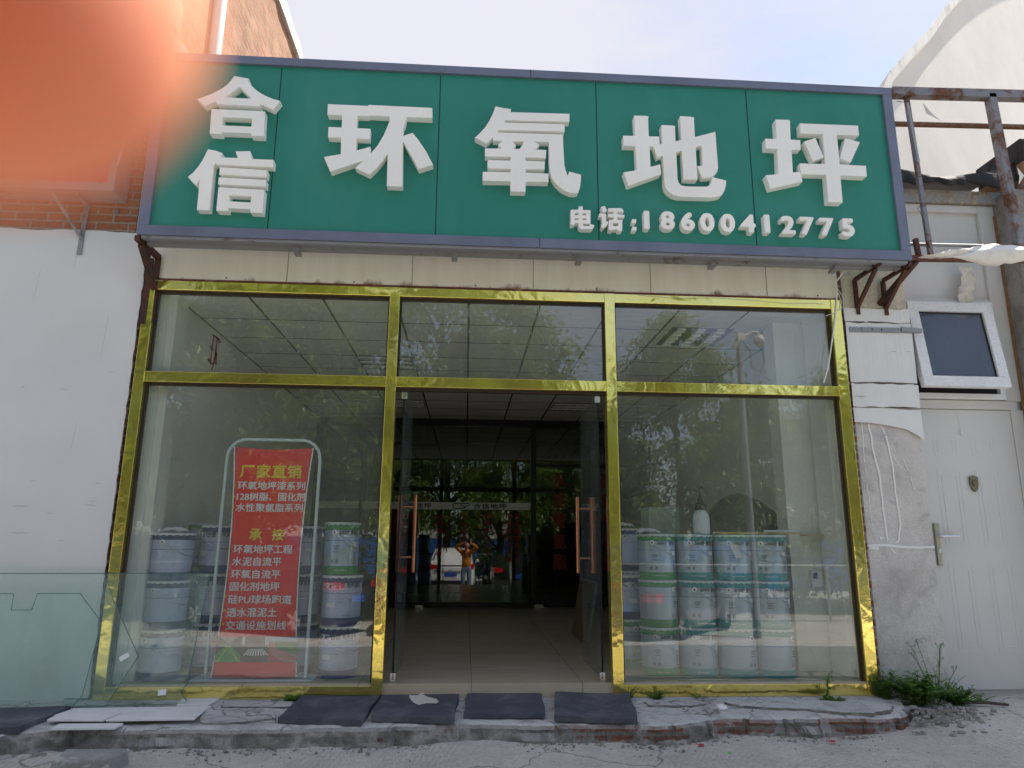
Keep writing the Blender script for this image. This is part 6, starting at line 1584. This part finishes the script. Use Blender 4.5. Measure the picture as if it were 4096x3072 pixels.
def photographer():
    bx, by = -.235, -5.66; g = gz(bx, by)
    p = thing('person', 'photographer in mustard shirt and pale jeans, holding up a phone, fingertip near the lens', 'person', (bx, by, g))
    W = lambda x, y, z: Vector((bx+x, by+y, g+z))
    lens = CAM
    def L(r_, u_, f_): return lens+CR*r_+CU*u_+CF*f_      # a place by its distance from the phone's lens, in metres
    body = MB()
    # one continuous skin from the pelvis out
    nodes = [W(0, 0, .86), W(0, -.005, 1.0), W(0, -.01, 1.15), W(0, -.01, 1.27), W(0, 0, 1.355), W(0, .015, 1.405)]
    rad = [(.135, .105), (.125, .10), (.145, .105), (.11, .085), (.052, .055), (.05, .055)]
    E_ = [(0, 1), (1, 2), (2, 3), (3, 4), (4, 5)]
    def chain(start, pts, rs):
        a = start
        for q, r_ in zip(pts, rs): nodes.append(q); rad.append(r_); E_.append((a, len(nodes)-1)); a = len(nodes)-1
        return a
    hands = {}
    for s in (-1, 1):
        chain(0, [W(s*.085, 0, .78), W(s*.095, .01, .44), W(s*.10, -.015, .25), W(s*.10, -.02, .075), W(s*.11, .10, .035)], [(.085, .09), (.058, .062), (.05, .056), (.036, .042), (.036, .028)])
        wr = W(s*.105, .225, 1.545) if s > 0 else L(-.075, -.035, -.055)
        hands[s] = chain(3, [W(s*.165, -.005, 1.275), W(s*.345, .045, 1.40), wr], [(.058, .056), (.042, .042), (.026, .030)])
        d = (wr-nodes[hands[s]-1]).normalized()
    vs, fs = skin_geo(nodes, E_, rad); body.add(vs, fs)
    hc = W(0, .045, 1.475)
    hd = MB(); hd.ball((0, 0, 0), 1, 22, 16)
    def shape(v):
        x, y, z = v; w = 1-.16*max(0, -z)-.05*max(0, z); f = 1.0
        if y > .5 and abs(x) < .22 and -.42 < z < .08: f = 1+.14*(1-abs(x)/.22)*(1-abs(z+.17)/.25)
        if y > .4 and -.62 < z < -.48: f = 1.03
        if y > .6 and .05 < z < .22 and .15 < abs(x) < .5: f = .965
        return Vector((hc.x+x*.073*w, hc.y+y*.093*f, hc.z+z*.112))
    hd.xf(shape); body.add(hd.v, hd.f)
    for s in (-1, 1): e = MB().ball((0, 0, 0), 1, 10, 8); e.xf(lambda v: Vector((hc.x+s*.074+v.x*.010, hc.y-.008+v.y*.017, hc.z-.005+v.z*.030))); body.add(e.v, e.f)
    # hands: palm with four fingers and a thumb each, rooted in the palm
    def hand(wrist, palm, kn, tips, bends, thumb):
        vs, fs = skin_geo([wrist, palm], [(0, 1)], [(.027, .022), (.038, .020)], 2); body.add(vs, fs)
        for k, t, b_, r_ in zip(kn, tips, bends, (.0108, .0088, .0085, .0074)):
            nd = [palm*.65+k*.35, k, (k+b_)/2, b_, (b_+t)/2, t]; vs, fs = skin_geo(nd, [(i, i+1) for i in range(5)], [r_*1.1, r_*1.08, r_, r_*.97, r_*.93, r_*.84], 2); body.add(vs, fs)
        vs, fs = skin_geo([palm*.7+thumb[0]*.3]+thumb, [(i, i+1) for i in range(len(thumb))], [.012, .0115, .0105, .0095, .0075][:len(thumb)+1], 2); body.add(vs, fs)
    # phone held level, its camera at the upper left corner seen from behind
    X0, X1, Z0, Z1 = -.026, .132, -.058, .018
    ph = thing('mobile_phone', 'black phone held level at eye height by the photographer', 'phone', tuple(L(.05, -.02, -.012)))
    q = MB().box(X0, X1, -.0125, -.0045, Z0, Z1); q.xf(lambda v: L(v.x, v.z, v.y)); q.build('phone_body', 'black_alu', ph, bev=.0025)
    q = MB().box(X0+.003, X1-.003, -.0132, -.0126, Z0+.003, Z1-.003); q.xf(lambda v: L(v.x, v.z, v.y)); q.build('screen', 'carglass', ph)
    # left hand (towards -x): grips the end by the lens; the index tip strays in front of it
    wl = L(-.075, -.035, -.055); pl = L(-.068, -.018, -.018)
    kn = [L(-.062, .026, -.002), L(-.060, .006, .004), L(-.056, -.016, .002), L(-.052, -.036, -.004)]
    bends = [L(-.046, .024, .026), L(-.040, -.004, .012), L(-.036, -.026, .008), L(-.036, -.046, .002)]
    tips = [L(FT[0], FT[1], FT[2]), L(-.024, -.030, .004), L(-.018, -.048, .002), L(-.020, -.064, -.002)]
    hand(wl, pl, kn, tips, bends, [L(-.058, -.030, -.030), L(-.040, -.040, -.030), L(-.016, -.038, -.022)])
    wr = W(.105, .225, 1.545); pr = L(.166, -.020, -.030)
    kn = [L(.160, .022, -.004), L(.160, .002, .002), L(.158, -.018, .002), L(.154, -.036, -.002)]
    bends = [L(.148, .030, .010), L(.146, .004, .010), L(.144, -.018, .009), L(.142, -.040, .006)]
    tips = [L(.124, .026, .008), L(.120, .002, .006), L(.120, -.020, .005), L(.122, -.042, .003)]
    hand(wr, pr, kn, tips, bends, [L(.150, -.028, -.034), L(.136, -.036, -.032), L(.116, -.034, -.022)])
    body.build('body', 'skin', p, True)
    # hair, eyes, mouth
    h = MB().ball((0, 0, 0), 1, 22, 14); h.v = [v for v in h.v]
    h.xf(lambda v: Vector((hc.x+v.x*.079*(1 if v.z > -.3 else .97), hc.y-.010+min(v.y, .62 if v.z < .62 else 1)*.098, hc.z+.018+(max(v.z, .42) if v.y > .30 else max(v.z, -.62))*.112))); h.build('hair', 'hair', p, True)
    for s in (-1, 1): MB().ball((hc.x+s*.029, hc.y+.083, hc.z+.012), .011, 10, 8, (1, .6, .8)).build('eye', 'white', p, True)
    MB().ball((hc.x, hc.y+.088, hc.z-.052), .02, 12, 6, (1.1, .35, .25)).build('mouth', sm('lips', (.35, .10, .08), .5), p, True)
    # clothes a little outside the body
    n2 = [W(0, 0, .76), W(0, -.005, .98), W(0, -.01, 1.15), W(0, -.01, 1.265), W(0, 0, 1.33)]; r2 = [(.165, .132), (.152, .122), (.162, .122), (.125, .10), (.068, .068)]; e2 = [(0, 1), (1, 2), (2, 3), (3, 4)]
    for s in (-1, 1):
        end = nodes[hands[s]]; el = W(s*.345, .045, 1.40)
        k = len(n2); n2 += [W(s*.165, -.005, 1.272), el, el+(end-el)*.86]; r2 += [(.074, .070), (.058, .056), (.042, .042)]; e2 += [(3, k), (k, k+1), (k+1, k+2)]
    vs, fs = skin_geo(n2, e2, r2); MB().add(vs, fs).build('shirt', 'shirt', p, True)
    n2 = [W(0, 0, .90), W(0, 0, .82)]; r2 = [(.140, .115), (.142, .118)]; e2 = [(0, 1)]
    for s in (-1, 1): k = len(n2); n2 += [W(s*.09, 0, .74), W(s*.097, .01, .44), W(s*.10, -.015, .25), W(s*.10, -.018, .085)]; r2 += [(.094, .098), (.072, .076), (.066, .07), (.058, .062)]; e2 += [(1, k), (k, k+1), (k+1, k+2), (k+2, k+3)]
    vs, fs = skin_geo(n2, e2, r2); MB().add(vs, fs).build('jeans', 'jeans', p, True)
    for s in (-1, 1):
        vs, fs = skin_geo([W(s*.10, -.06, .045), W(s*.105, .02, .05), W(s*.112, .13, .038), W(s*.113, .17, .034)], [(0, 1), (1, 2), (2, 3)], [(.040, .042), (.046, .048), (.046, .036), (.036, .026)]); o = MB().add(vs, fs).build('shoe', 'white_shoe', p, True)
FT = (-.0121, .0127, .0290)
photographer()
# every part reads its own light only; nothing else to set up
for o in S.objects:
    if o.type == 'MESH' and 'label' in o and o.parent is None and 'category' not in o and 'kind' not in o: o['category'] = o.name.split('.')[0].replace('_', ' ')
